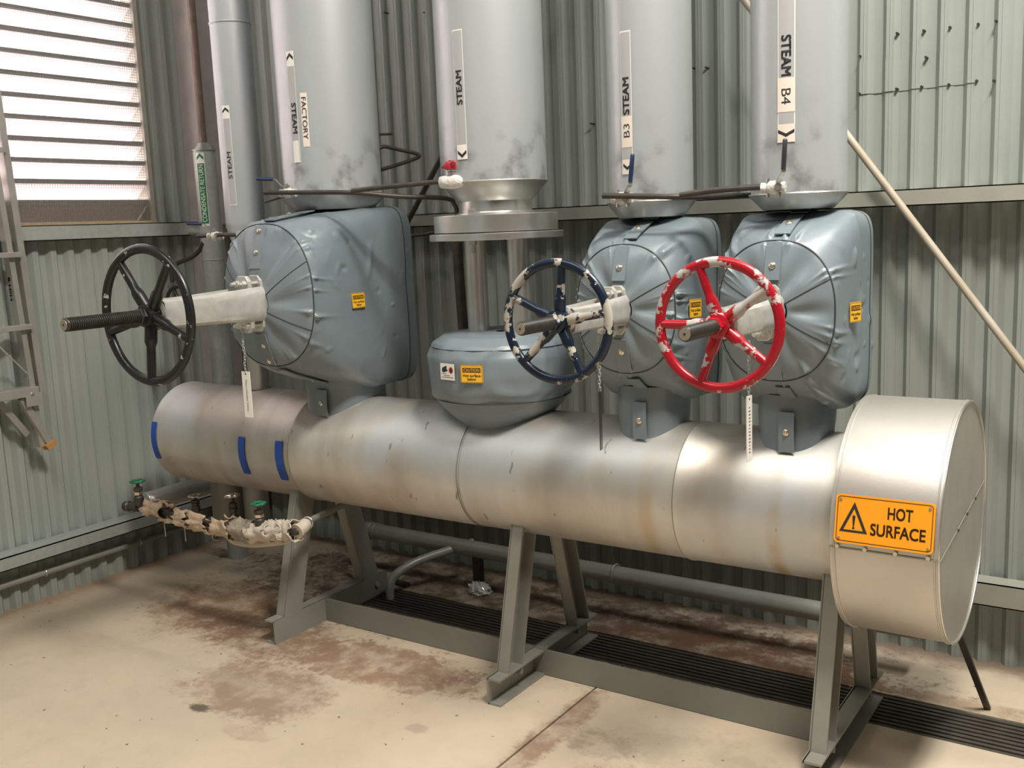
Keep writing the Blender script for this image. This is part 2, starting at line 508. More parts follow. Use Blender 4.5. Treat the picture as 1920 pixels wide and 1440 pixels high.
# ------------------------------------------------------------------ mesh helpers
class MB:
    """Collects vertices and faces in world coordinates."""

    def __init__(s):
        s.v, s.f = [], []

    def add(s, vs, fs):
        o = len(s.v)
        s.v.extend([tuple(map(float, p)) for p in vs])
        s.f.extend([tuple(i + o for i in f) for f in fs])
        return s

    def obox(s, c, ax, h):
        c = np.array(c, float)
        A = [np.array(a, float) for a in ax]
        vs = [c + A[0] * h[0] * i + A[1] * h[1] * j + A[2] * h[2] * k for i in (-1, 1) for j in (-1, 1) for k in (-1, 1)]
        return s.add(vs, [(0, 1, 3, 2), (4, 6, 7, 5), (0, 4, 5, 1), (2, 3, 7, 6), (0, 2, 6, 4), (1, 5, 7, 3)])

    def box(s, x0, x1, y0, y1, z0, z1):
        return s.obox(((x0 + x1) / 2, (y0 + y1) / 2, (z0 + z1) / 2), np.eye(3), (abs(x1 - x0) / 2, abs(y1 - y0) / 2, abs(z1 - z0) / 2))

    def grid(s, P, close_u=False, close_v=False):
        n, m = len(P), len(P[0])
        fs = []
        for i in range(n - (0 if close_u else 1)):
            for j in range(m - (0 if close_v else 1)):
                a, b = i, (i + 1) % n
                c, d = j, (j + 1) % m
                fs.append((a * m + c, a * m + d, b * m + d, b * m + c))
        return s.add([p for r in P for p in r], fs)

    def lathe(s, prof, org=(0, 0, 0), axis=(0, 0, 1), n=48, caps=True):
        """prof = [(radius, distance along the axis), ...]"""
        a = np.array(axis, float)
        a /= np.linalg.norm(a)
        u = np.cross(a, (0, 0, 1) if abs(a[2]) < 0.9 else (1, 0, 0))
        u /= np.linalg.norm(u)
        w = np.cross(a, u)
        o = np.array(org, float)
        t = np.linspace(0, 2 * np.pi, n, endpoint=False)
        P = [[o + a * z + (u * math.cos(q) + w * math.sin(q)) * r for q in t] for r, z in prof]
        st = len(s.v)
        s.grid(P, close_v=True)
        if caps:
            k = len(prof)
            if prof[0][0] > 1e-5:
                s.f.append(tuple(st + i for i in range(n))[::-1])
            if prof[-1][0] > 1e-5:
                s.f.append(tuple(st + (k - 1) * n + i for i in range(n)))
        return s

    def cyl(s, p0, p1, r, r1=None, n=24):
        p0, p1 = np.array(p0, float), np.array(p1, float)
        L = np.linalg.norm(p1 - p0)
        return s.lathe([(r, 0), (r if r1 is None else r1, L)], p0, p1 - p0, n)

    def tube(s, path, r, n=12, smooth=0, caps=True, flat=None):
        P = [np.array(p, float) for p in path]
        if smooth:
            P = catmull(P, smooth)
        rr = r if hasattr(r, '__len__') else [r] * len(P)
        prev = None
        rings = []
        for i, p in enumerate(P):
            t = P[min(i + 1, len(P) - 1)] - P[max(i - 1, 0)]
            t = t / (np.linalg.norm(t) + 1e-12)
            if prev is None:
                u = np.cross(t, (0, 0, 1) if abs(t[2]) < 0.9 else (1, 0, 0))
            else:
                u = prev - t * (prev @ t)
            u = u / (np.linalg.norm(u) + 1e-12)
            prev = u
            w = np.cross(t, u)
            k = len(rr)
            ri = rr[min(i, k - 1)]
            rings.append([p + (u * math.cos(q) + w * math.sin(q) * (flat or 1)) * ri for q in np.linspace(0, 2 * np.pi, n, endpoint=False)])
        st = len(s.v)
        s.grid(rings, close_v=True)
        if caps:
            s.f.append(tuple(st + i for i in range(n))[::-1])
            s.f.append(tuple(st + (len(P) - 1) * n + i for i in range(n)))
        return s

    def torus(s, c, axis, R, r, n=64, m=14, sz=1.0):
        t = np.linspace(0, 2 * np.pi, m, endpoint=False)
        prof = [(R + r * math.cos(q), r * sz * math.sin(q)) for q in t]
        a = np.array(axis, float)
        a /= np.linalg.norm(a)
        u = np.cross(a, (0, 0, 1) if abs(a[2]) < 0.9 else (1, 0, 0))
        u /= np.linalg.norm(u)
        w = np.cross(a, u)
        o = np.array(c, float)
        P = [[o + a * z + (u * math.cos(q) + w * math.sin(q)) * rr for q in np.linspace(0, 2 * np.pi, n, endpoint=False)] for rr, z in prof]
        return s.grid(P, close_u=True, close_v=True)

    def ribbon(s, path, wdir, w, t):
        """A strap: path of points, width direction, width, thickness."""
        P = [np.array(p, float) for p in path]
        wd = np.array(wdir, float)
        rings = []
        for i, p in enumerate(P):
            tg = P[min(i + 1, len(P) - 1)] - P[max(i - 1, 0)]
            tg /= np.linalg.norm(tg) + 1e-12
            nn = np.cross(tg, wd)
            nn /= np.linalg.norm(nn) + 1e-12
            rings.append([p - wd * w / 2 - nn * t / 2, p + wd * w / 2 - nn * t / 2, p + wd * w / 2 + nn * t / 2, p - wd * w / 2 + nn * t / 2])
        st = len(s.v)
        s.grid(rings, close_v=True)
        s.f.append((st + 3, st + 2, st + 1, st))
        k = st + 4 * (len(P) - 1)
        s.f.append((k, k + 1, k + 2, k + 3))
        return s

    def build(s, name, m, parent=None, smooth=None, bevel=0.0, kind=None):
        V = np.array(s.v)
        if parent is not None:
            org = np.array(world_loc(parent))
        else:
            lo, hi = V.min(0), V.max(0)
            org = np.array([(lo[0] + hi[0]) / 2, (lo[1] + hi[1]) / 2, lo[2]])
        me = bpy.data.meshes.new(name)
        me.from_pydata([tuple(p) for p in V - org], [], s.f)
        me.update()
        if smooth is not None:
            me.polygons.foreach_set('use_smooth', [True] * len(me.polygons))
            me.set_sharp_from_angle(angle=math.radians(smooth))
        me.materials.append(MATS[m])
        o = bpy.data.objects.new(name, me)
        COL.objects.link(o)
        if parent is not None:
            o.parent = parent
        else:
            o.location = org
        o['_base'] = [float(q) for q in org]
        if bevel:
            bv = o.modifiers.new('bevel', 'BEVEL')
            bv.width = bevel
            bv.segments = 2
            bv.limit_method = 'ANGLE'
        if kind:
            o['kind'] = kind
        return o


def world_loc(o):
    return list(o['_base'])


def catmull(P, k):
    out = []
    Q = [2 * P[0] - P[1]] + list(P) + [2 * P[-1] - P[-2]]
    for i in range(1, len(Q) - 2):
        a, b, c, d = Q[i - 1], Q[i], Q[i + 1], Q[i + 2]
        for t in np.linspace(0, 1, k, endpoint=False):
            out.append(0.5 * (2 * b + (c - a) * t + (2 * a - 5 * b + 4 * c - d) * t * t + (3 * b - a - 3 * c + d) * t ** 3))
    out.append(P[-1])
    return out


def thing(name, loc, label=None, cat=None, group=None, kind=None):
    o = bpy.data.objects.new(name, None)
    COL.objects.link(o)
    o.location = loc
    o.empty_display_size = 0.1
    o['_base'] = [float(q) for q in loc]
    return tag(o, label, cat, group, kind)


def tag(o, label=None, cat=None, group=None, kind=None):
    if label:
        o['label'] = label
    if cat:
        o['category'] = cat
    if group:
        o['group'] = group
    if kind:
        o['kind'] = kind
    return o


_tcache = {}


def text2d(body, size, bold=0.0, spacing=1.0):
    key = (body, size, bold, spacing)
    if key in _tcache:
        return _tcache[key]
    cu = bpy.data.curves.new('lettering', 'FONT')
    cu.body = body
    cu.size = size
    cu.align_x = 'CENTER'
    cu.align_y = 'CENTER'
    cu.space_character = spacing
    cu.resolution_u = 4
    ob = bpy.data.objects.new('lettering', cu)
    COL.objects.link(ob)
    bpy.context.view_layer.update()
    dg = bpy.context.evaluated_depsgraph_get()
    me = bpy.data.meshes.new_from_object(ob.evaluated_get(dg))
    V = np.array([tuple(v.co) for v in me.vertices])[:, :2]
    F = [tuple(p.vertices) for p in me.polygons]
    V = V - (V.min(0) + V.max(0)) / 2
    if bold:                                    # heavier strokes: the same outline nudged four ways
        k = len(V)
        V = np.concatenate([V + np.array(q) * bold for q in ((1, 1), (1, -1), (-1, 1), (-1, -1))])
        F = [tuple(i + k * j for i in f) for j in range(4) for f in F]
    bpy.data.objects.remove(ob)
    bpy.data.meshes.remove(me)
    bpy.data.curves.remove(cu)
    _tcache[key] = (V, F)
    return V, F


def plate_text(body, size, c, ux, uy, n, bold=0.0, eps=0.001, spacing=1.0, width=None):
    """Lettering lying on a flat plate: centre, right, up and normal directions."""
    V, F = text2d(body, size, bold, spacing)
    if width:
        V = V * np.array([width / (V[:, 0].max() - V[:, 0].min()), 1.0])
    c, ux, uy, n = (np.array(q, float) for q in (c, ux, uy, n))
    return MB().add([c + ux * p[0] + uy * p[1] + n * eps for p in V], F)


def on_cyl(V, F, cx, cy, r, th, z, eps):
    """V: (arc, height) pairs wrapped round a vertical barrel. Positive arc = to the viewer's right."""
    vs = []
    for s_, h in V:
        a = th + s_ / r
        vs.append((cx + (r + eps) * math.cos(a), cy + (r + eps) * math.sin(a), z + h))
    return MB().add(vs, F)


def strip_on_cyl(cx, cy, r, th, z0, z1, w, eps, n=8):
    V = []
    for i in range(n + 1):
        s_ = -w / 2 + w * i / n
        V += [(s_, z0), (s_, z1)]
    F = [(2 * i, 2 * i + 2, 2 * i + 3, 2 * i + 1) for i in range(n)]
    return on_cyl(V, F, cx, cy, r, th, 0, eps)


def poly2(pts):
    return np.array(pts, float), [tuple(range(len(pts)))]


def chevron(w, h, t, up=True):
    q = 1 if up else -1
    P = [(-w / 2, -q * h / 2), (0, q * h / 2), (w / 2, -q * h / 2), (w / 2, -q * h / 2 + q * t), (0, q * h / 2 + q * t), (-w / 2, -q * h / 2 + q * t)]
    V = np.array(P)
    F = [(0, 1, 4, 5), (1, 2, 3, 4)]
    if not up:
        F = [f[::-1] for f in F]
    return V, F


def nz3(p, f, seed=0.0):
    return mnoise.noise(Vector((p[0] * f + seed, p[1] * f - seed, p[2] * f + 2 * seed)))


def sstep(a, b, x):
    t = min(max((x - a) / (b - a), 0), 1)
    return t * t * (3 - 2 * t)


# ================================================================== SETTING
YB, XL = 3.75, -4.32          # inner faces of the back and left wall
PITCH = 0.0875
ROOM_X1, ROOM_Y0, ROOM_Z1 = 4.5, -4.5, 5.3

# floor: slabs with a joint, a drain trench behind the front slabs
floor = thing('floor', (0, 0, 0), kind='structure')
JX, G0, G1 = -1.655, 3.085, 3.315
GX0 = -2.95
for x0, x1, y0, y1 in ((XL - .3, JX - .004, ROOM_Y0, G0), (JX + .004, ROOM_X1, ROOM_Y0, G0), (XL - .3, ROOM_X1, G1, YB + .3), (XL - .3, GX0, G0, G1)):
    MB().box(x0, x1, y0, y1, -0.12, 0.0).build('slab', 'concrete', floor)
MB().box(JX - .004, JX + .004, ROOM_Y0, G0, -0.12, -0.012).build('joint_filler', 'trench', floor)
MB().box(GX0, ROOM_X1, G0, G1, -0.16, -0.10).build('trench_bed', 'trench', floor)

# drain grate: long bars lying in the trench
gr = thing('drain_grate', (-1.0, 3.2, -0.05), 'dark slatted drain grate let into the floor beneath the header', 'drain grate')
nb = 9
for i in range(nb):
    y = G0 + 0.014 + (G1 - G0 - 0.028) * i / (nb - 1)
    MB().box(GX0 + .01, 2.6, y - 0.0075, y + 0.0075, -0.030, -0.003).build('bar', 'grate', gr)
for x in np.arange(GX0 + .3, 2.5, 0.6):
    MB().box(x - .004, x + .004, G0 + .003, G1 - .003, -0.034, -0.012).build('cross_bar', 'grate', gr)


def corrugated(run0, run1, z0, z1, depth=0.024):
    """Trapezoid profile along a run: (distance along, height towards the room)."""
    pts = []
    k = math.floor(run0 / PITCH)
    while k * PITCH < run1 + PITCH:
        b = k * PITCH
        pts += [(b, 0), (b + 0.027, 0), (b + 0.043, depth), (b + 0.0545, depth), (b + 0.0565, depth + .0015), (b + 0.0585, depth), (b + 0.070, depth)]
        k += 1
    ds = [p[0] for p in pts]
    hs = [p[1] for p in pts]
    out = [(run0, float(np.interp(run0, ds, hs)))] + [p for p in pts if run0 < p[0] < run1] + [(run1, float(np.interp(run1, ds, hs)))]
    return out


def sheet_back(x0, x1, z0, z1, parent, lift=0.0, m='wall_steel', name='sheet'):
    prof = corrugated(x0, x1, z0, z1)
    b = MB()
    b.grid([[(d, YB - h - lift, z0), (d, YB - h - lift, z1)] for d, h in prof])
    b.grid([[(d, YB - h - lift + 0.003, z1), (d, YB - h - lift + 0.003, z0)] for d, h in prof])
    return b.build(name, m, parent)


def sheet_left(y0, y1, z0, z1, parent, lift=0.0):
    prof = corrugated(y0, y1, z0, z1)
    b = MB()
    b.grid([[(XL + h + lift, d, z0), (XL + h + lift, d, z1)] for d, h in prof])
    b.grid([[(XL + h + lift - 0.003, d, z1), (XL + h + lift - 0.003, d, z0)] for d, h in prof])
    return b.build('sheet', 'wall_steel', parent)


wb = thing('wall_back', (0, YB, 0), kind='structure')
SW = PITCH * 8
x = -4.375
k = 0
while x < ROOM_X1:
    sheet_back(x, x + SW + 0.02, 0.0, ROOM_Z1, wb, lift=0.0012 * (k % 2))
    x += SW
    k += 1
# a patch sheet screwed over the wall high up on the right, with two rows of screws
sheet_back(-1.02, -0.628, 2.005, 2.115, wb, lift=0.004, name='patch_sheet')
for u, v in ((1683, 63), (1733, 58), (1782, 52), (1835, 46), (1868, 40), (1682, 167), (1729, 163), (1780, 159), (1832, 152), (1864, 152), (1614, 106), (1737, 108), (1613, 176)):
    p = at(u, v, YB - 0.02)
    MB().cyl((p[0], YB + .01, p[2]), (p[0], YB - 0.034, p[2]), 0.0042, n=8).build('screw', 'screw', wb)
# small screws scattered lower down the sheets
for u, v in ((1300, 128), (1325, 127), (1110, 232), (723, 24), (797, 24)):
    p = at(u, v, YB - 0.02)
    MB().cyl((p[0], YB + .01, p[2]), (p[0], YB - 0.032, p[2]), 0.0035, n=8).build('screw', 'screw', wb)

wl = thing('wall_left', (XL, 0, 0), kind='structure')
LY1, LZ0, LZ1 = 3.235, 1.70, 3.25
LY0 = 1.3
y = 3.7625 - SW * 12
while y < YB:
    a, c = y, min(y + SW + 0.02, YB + 0.03)
    lf = 0.0014 * (round(y / SW) % 2)
    if a >= LY1 or c <= LY0:
        sheet_left(a, c, 0.0, ROOM_Z1, wl, lf)
    else:
        sheet_left(a, c, 0.0, LZ0 - 0.02, wl, lf)
        sheet_left(a, c, LZ1, ROOM_Z1, wl)
        if c > LY1:
            sheet_left(LY1, c, LZ0 - 0.02, LZ1, wl)
    y += SW
# the rest of the boiler house round the camera
MB().box(ROOM_X1, ROOM_X1 + .05, ROOM_Y0, YB + .1, 0, ROOM_Z1).build('wall_right', 'wall_dirty', None, kind='structure')
MB().box(XL - .1, ROOM_X1, ROOM_Y0 - .05, ROOM_Y0, 0, ROOM_Z1).build('wall_front', 'wall_dirty', None, kind='structure')
MB().box(XL - .3, ROOM_X1 + .1, ROOM_Y0 - .1, YB + .1, ROOM_Z1, ROOM_Z1 + .05).build('ceiling', 'ceiling', None, kind='structure')
# added unseen panels so no daylight leaks in under the sheets
MB().box(XL - .3, ROOM_X1, YB + .02, YB + .06, -0.1, ROOM_Z1).build('light_block', 'wall_dirty', wb)
b = MB().box(XL - .06, XL - .02, ROOM_Y0, YB + .06, -0.1, LZ0 - .03).box(XL - .06, XL - .02, LY1 + .012, YB + .06, LZ0 - .03, ROOM_Z1)
b.box(XL - .06, XL - .02, ROOM_Y0, LY0 - .012, LZ0 - .03, ROOM_Z1).box(XL - .06, XL - .02, LY0 - .012, LY1 + .012, LZ1 + .01, ROOM_Z1)
b.build('light_block', 'wall_dirty', wl)

# louvre window
w1 = thing('window_1', (XL, 2.3, LZ0), kind='structure')
MB().box(XL - .14, XL + .03, LY1 - .012, LY1 + .012, LZ0 - .03, LZ1).build('jamb', 'jamb_steel', w1)
MB().box(XL - .14, XL + .03, LY0 - .012, LY0 + .012, LZ0 - .03, LZ1).build('jamb', 'galv', w1)
MB().box(XL - .14, XL + .035, LY0, LY1 + .012, LZ0 - .022, LZ0 - .002).build('sill', 'sill_wood', w1)
MB().box(XL - .14, XL + .03, LY0, LY1, LZ1, LZ1 + .03).build('head', 'galv', w1)
zb = 1.790
while zb < LZ1 + .02:
    b = MB()
    y0, y1 = LY0 + .015, LY1 - .014
    prof = [(XL + .008, zb + .010), (XL + .008, zb - .009), (XL - .088, zb - .088), (XL - .088, zb - .100),
            (XL - .092, zb - .100), (XL - .092, zb - .086), (XL + .004, zb - .006), (XL + .004, zb + .010)]
    b.grid([[(q[0], y0, q[1]), (q[0], y1, q[1])] for q in prof], close_u=True)
    bl = b.build('blade', 'blade', w1)
    MB().box(XL + .008, XL + .0098, y0, y1, zb - .011, zb + .011).build('lip', 'lip_shade', bl)
    zb += 0.0927
b = MB()
for q in np.arange(LY0 + .02, LY1, 0.0125):
    b.box(XL + .0145, XL + .0157, q - .0006, q + .0006, LZ0, LZ1)
for q in np.arange(LZ0 + .005, LZ1, 0.0125):
    b.box(XL + .0145, XL + .0157, LY0, LY1, q - .0006, q + .0006)
b.build('mesh_screen', 'wire', w1, kind='stuff')

# girts (horizontal wall rails) ------------------------------------------------


def girt_x(name, x0, x1, yf, z0, z1, m, label, depth=0.14, lip=0.02):
    b = MB()
    b.box(x0, x1, yf, yf + .004, z0, z1)
    b.box(x0, x1, yf, yf + depth, z1 - .004, z1)
    b.box(x0, x1, yf, yf + depth, z0, z0 + .004)
    o = b.build(name, m, None)
    return tag(o, label, 'wall rail')


girt_x('wall_girt', -4.28, 3.5, 3.60, 1.612, 1.668, 'girt_tan', 'grey steel rail running along the back wall at valve height', depth=.125)
girt_x('wall_girt', -4.28, 3.5, 3.645, 0.240, 0.322, 'girt_tan', 'low steel rail along the back wall beside the round end cover', depth=.08)
b = MB()
b.box(XL + .026, XL + .09, 1.0, 3.70, 1.682, 1.686).box(XL + .086, XL + .09, 1.0, 3.70, 1.618, 1.686).box(XL + .026, XL + .09, 1.0, 3.70, 1.618, 1.622)
tag(b.build('wall_girt', 'galv', None), 'galvanised steel rail under the louvre window on the left wall', 'wall rail')
b = MB()
b.box(XL + .026, XL + .13, -1.0, 3.70, 0.272, 0.277).box(XL + .125, XL + .13, -1.0, 3.70, 0.217, 0.277).box(XL + .026, XL + .13, -1.0, 3.70, 0.217, 0.221)
tag(b.build('wall_girt', 'galv', None), 'low galvanised rail with dusty top along the left wall', 'wall rail')
t = thing('wall_pipe', (XL + .06, 1.5, 0.10), 'thin galvanised pipe running low along the left wall', 'pipe')
MB().cyl((XL + .055, -1, .130), (XL + .055, 3.6, .130), .014).build('barrel', 'frame_paint', t, 40)
for q in (2.45, 2.95):
    MB().torus((XL + .055, q, .130), (0, 1, 0), .016, .004, 20, 8).build('clip', 'steel', t, 40)

# corner column (rolled steel)
t = thing('steel_column', (-4.22, 3.55, 0), 'pale steel column with rusty edge standing in the corner', 'column')
MB().box(-4.288, -4.165, 3.45, 3.462, 0, ROOM_Z1).build('flange', 'column_pink', t)
MB().box(-4.165, -4.150, 3.448, 3.470, 0, ROOM_Z1).build('flange_edge', 'rust', t)
MB().box(-4.232, -4.222, 3.462, 3.66, 0, ROOM_Z1).build('web', 'column_pink', t)
MB().box(-4.288, -4.150, 3.66, 3.672, 0, ROOM_Z1).build('flange', 'rust', t)

# ================================================================== STEAM HEADER
HX0, HX1, HY, HZ, HR = -3.772, -0.76, 2.94, 0.738, 0.2215
hd = thing('steam_header', (-2.30, HY, HZ - HR), 'long horizontal silver clad steam header barrel on a grey stand', 'steam header')
secs = [(HX0, -2.915, HR - .002), (-2.918, -2.086, HR), (-2.092, -1.268, HR - .0015), (-1.275, HX1, HR)]
for i, (a, c, r) in enumerate(secs):
    prof = [(r - .004, 0), (r, .0005), (r, c - a - .006), (r + .0022, c - a - .004), (r + .0022, c - a - .0005), (r - .004, c - a)]
    if i == 0:
        prof = [(0.02, 0.0), (r - .03, 0.0), (r - .004, .004), (r + .003, .006), (r + .003, .012), (r, .016), (r, c - a)]
    if i == 1 or i == 3:
        prof = [(r - .004, 0), (r + .0025, .0005), (r + .0025, .005), (r, .008), (r, c - a)]
    MB().lathe(prof, (a, HY, HZ), (1, 0, 0), 128, caps=False).build('cladding_section', 'header_clad', hd, 40)
MB().lathe([(0, 0), (HR - .003, 0)], (HX1 - .002, HY, HZ), (1, 0, 0), 64, caps=False).build('end_disc', 'header_clad', hd)
for xs in (-2.9185, -2.0925, -1.2755):
    MB().torus((xs, HY, HZ), (1, 0, 0), HR + .0008, .0016, 128, 6).build('lap_joint', 'ink_soft', hd, 60)
# blue tape strips across the front


def tape(x0, w, a0, a1):
    P = []
    for q in np.linspace(a0, a1, 14):
        P.append([(x0 + dx, HY - (HR + .0028) * math.cos(q), HZ + (HR + .0028) * math.sin(q)) for dx in (-w / 2, w / 2)])
    MB().grid(P).build('blue_tape', 'tape_blue', hd, 60)


def tape_px(u0, v0, u1, v1, w):
    y = HY - HR
    p0, p1 = at(u0, v0, y + .012), at(u1, v1, y + .02)
    f = lambda z: math.asin(max(-1, min(1, (z - HZ) / HR)))
    tape((p0[0] + p1[0]) / 2, w, f(p0[2]), f(p1[2]))


tape_px(296, 792, 294, 858, .034)
tape_px(456, 819, 463, 888, .038)
tape_px(526, 827, 533, 900, .042)

# ---- stand
fr = thing('header_stand', (-1.9, HY, 0), 'grey painted steel channel stand carrying the steam header', 'stand')


def channel(b, p0, p1, depth_dir, depth, fl, side, t=0.007):
    """C section from p0 to p1: back plate at p, flanges reaching to 'side' in x."""
    p0, p1 = np.array(p0, float), np.array(p1, float)
    ax = p1 - p0
    L = np.linalg.norm(ax)
    ax /= L
    d = np.array(depth_dir, float)
    d -= ax * (d @ ax)
    d /= np.linalg.norm(d)
    X = np.array((1.0, 0, 0))
    c = (p0 + p1) / 2
    b.obox(c, (ax, d, X), (L / 2, depth / 2, t / 2))
    for s_ in (-1, 1):
        b.obox(c + d * s_ * (depth / 2 - t / 2) + X * side * fl / 2, (ax, d, X), (L / 2, t / 2, fl / 2))
    return b


BH = 0.095
for xw, side, fx in ((-2.945, -1, .05), (-1.913, 1, .05), (-0.836, 1, .052)):
    b = MB()
    channel(b, (xw, 2.60, BH / 2), (xw, 3.275, BH / 2), (0, 0, 1), BH, fx, side)
    b.build('base_beam', 'frame_paint', fr)
    for q in (-1, 1):
        yb_, yt = HY + q * (HY - 2.70), HY + q * (HY - 2.832)
        b = MB()
        channel(b, (xw + side * .0012, yb_, BH - .022), (xw + side * .0012, yt, .585), (0, 1, 0), .092, fx * .9, side)
        b.build('leg', 'frame_paint', fr)
for a, c in ((-2.941, -1.917), (-1.909, -0.84)):
    MB().box(a, c, 2.884, 2.891, 0.002, 0.097).build('rail', 'rail_paint', fr)

# ---- round end cover with the warning sign
DX0, DX1, DR = -0.768, -0.4945, 0.337
dr = thing('end_cover', (-0.63, HY, HZ - DR), 'large round sheet metal insulation cover on the header right end', 'insulation cover')
for nm, a0, a1 in (('upper_shell', math.radians(-1.5), math.radians(178)), ('lower_shell', math.radians(178), math.radians(358.5))):
    P = []
    r = DR if nm == 'upper_shell' else DR - .0015
    for q in np.linspace(a0, a1, 72):
        cy, cz = HY - r * math.cos(q), HZ + r * math.sin(q)
        P.append([(DX0, cy, cz), (DX0 + .004, cy, cz), (DX1, cy, cz)])
    MB().grid(P).build(nm, 'drum_clad', dr, 40)
for xx in (DX0 + .012, DX1 - .010):
    MB().torus((xx, HY, HZ), (1, 0, 0), DR, .0022, 128, 8).build('swage', 'drum_clad', dr, 60)
MB().lathe([(0, 0), (DR - .006, 0), (DR - .004, .002), (DR - .001, .002)], (DX1 - .003, HY, HZ), (1, 0, 0), 128, caps=False).build('end_face', 'drum_clad', dr, 30)
MB().lathe([(HR - .004, 0), (DR, 0)], (DX0, HY, HZ), (1, 0, 0), 96, caps=False).build('back_face', 'drum_clad', dr)
MB().torus((DX1, HY, HZ), (1, 0, 0), DR - .002, .003, 128, 8).build('edge_bead', 'alu', dr, 60)
# diagonal lap seam on the end face
pa = np.array((DX1 + .0005, HY - .32, HZ - .02))
pb = np.array((DX1 + .0005, HY + .31, HZ + .045))
MB().obox((pa + pb) / 2, ((1, 0, 0), (pb - pa) / np.linalg.norm(pb - pa), np.cross((1, 0, 0), (pb - pa) / np.linalg.norm(pb - pa))), (.0008, np.linalg.norm(pb - pa) / 2, .0012)).build('lap_seam', 'frame_paint', dr)
for q in (.35, .55, .75):
    p = pa + (pb - pa) * q
    MB().cyl(p, p + np.array((.004, 0, 0)), .0045, n=10).build('rivet', 'screw', dr)
# front lap seam with screws
zs = HZ - .012
MB().box(DX0, DX1, HY - DR - .002, HY - DR + .004, zs - .002, zs + .002).build('lap_seam', 'frame_paint', dr)
for q in (.08, .34, .62, .91):
    x = DX0 + (DX1 - DX0) * q
    MB().cyl((x, HY - DR + .002, zs + .005), (x, HY - DR - .007, zs + .005), .0055, n=10).build('screw', 'brass', dr)
# sign
sa = math.radians(11.5)
sn = np.array((0, -math.cos(sa), math.sin(sa)))
su = np.array((0, math.sin(sa), math.cos(sa)))
sr = np.array((1.0, 0, 0))
sc = np.array((-0.630, HY, HZ)) + sn * (DR + .0025)
SWD, SHT = .248, .128


def rrect(w, h, r, n=6):
    P = []
    for cx, cy, a in ((w / 2 - r, h / 2 - r, 0), (-w / 2 + r, h / 2 - r, 90), (-w / 2 + r, -h / 2 + r, 180), (w / 2 - r, -h / 2 + r, 270)):
        for q in np.linspace(a, a + 90, n):
            P.append((cx + r * math.cos(math.radians(q)), cy + r * math.sin(math.radians(q))))
    return P


def flat_poly(pts, c, ux, uy, n, eps, thick=0.0):
    c, ux, uy, n = (np.array(q, float) for q in (c, ux, uy, n))
    top = [c + ux * p[0] + uy * p[1] + n * (eps + thick) for p in pts]
    b = MB()
    k = len(pts)
    if thick:
        bot = [c + ux * p[0] + uy * p[1] + n * eps for p in pts]
        b.add(top + bot, [tuple(range(k)), tuple(range(2 * k - 1, k - 1, -1))] + [(i, i + k, (i + 1) % k + k, (i + 1) % k) for i in range(k)])
    else:
        b.add(top, [tuple(range(k))])
    return b


def ring_poly(outer, inner, c, ux, uy, n, eps):
    c, ux, uy, n = (np.array(q, float) for q in (c, ux, uy, n))
    k = len(outer)
    vs = [c + ux * p[0] + uy * p[1] + n * eps for p in list(outer) + list(inner)]
    return MB().add(vs, [(i, (i + 1) % k, (i + 1) % k + k, i + k) for i in range(k)])


sg = flat_poly(rrect(SWD, SHT, .012), sc, sr, su, sn, 0, .003).build('warning_sign', 'sign_orange', dr)
tag(sg, 'orange HOT SURFACE warning sign')
e = .0034
ring_poly(rrect(SWD - .010, SHT - .010, .009), rrect(SWD - .014, SHT - .014, .007), sc, sr, su, sn, e).build('border', 'ink_brown', sg)
plate_text('HOT', .043, sc + sr * .040 + su * .026, sr, su, sn, .0010, e, width=.062).build('lettering', 'ink_brown', sg)
plate_text('SURFACE', .043, sc + sr * .036 - su * .020, sr, su, sn, .0010, e, width=.136).build('lettering', 'ink_brown', sg)
tc_ = sc - sr * .075 - su * .006
tri = lambda k: [(-.036 * k, -.028 * k - (1 - k) * .008), (.036 * k, -.028 * k - (1 - k) * .008), (0, .052 * k - (1 - k) * .008)]
ring_poly(tri(1.0), tri(.70), tc_, sr, su, sn, e).build('triangle', 'ink', sg)
flat_poly([(-.004, .018), (-.0018, -.008), (.0018, -.008), (.004, .018), (.002, .021), (-.002, .021)][::-1], tc_ - su * .004, sr, su, sn, e).build('exclamation_mark', 'ink', sg)
flat_poly([(.0032 * math.cos(q), -.014 + .0032 * math.sin(q)) for q in np.linspace(0, 6.28, 12, endpoint=False)], tc_ - su * .002, sr, su, sn, e).build('exclamation_mark', 'ink', sg)
for i in (-1, 1):
    for j in (-1, 1):
        p = sc + sr * i * (SWD / 2 - .013) + su * j * (SHT / 2 - .013)
        MB().cyl(p, p + sn * .0055, .0038, n=10).build('rivet', 'brass', sg)

# ================================================================== VERTICAL STEAM PIPES
PY = 2.94


def label_px(u, v, cx, r):
    return hitcyl(u, v, cx, PY, r)


def steam_pipe(cx, r, zbot, label, cone, name='steam_pipe', seam=None):
    t = thing(name, (cx, PY, zbot - cone[2]), label, 'steam pipe')
    MB().lathe([(r, 0), (r, ROOM_Z1 - zbot)], (cx, PY, zbot), (0, 0, 1), 96, caps=False).build('cladding', 'clad', t, 40)
    rt, rb, h = cone
    if rt:
        MB().lathe([(r - .004, .006), (rt, .006), (rt + .002, .003), (rt, 0), (rb, -h), (rb - .01, -h - .002)], (cx, PY, zbot), (0, 0, 1), 96, caps=False).build('end_cone', 'clad_edge', t, 20)
    return t


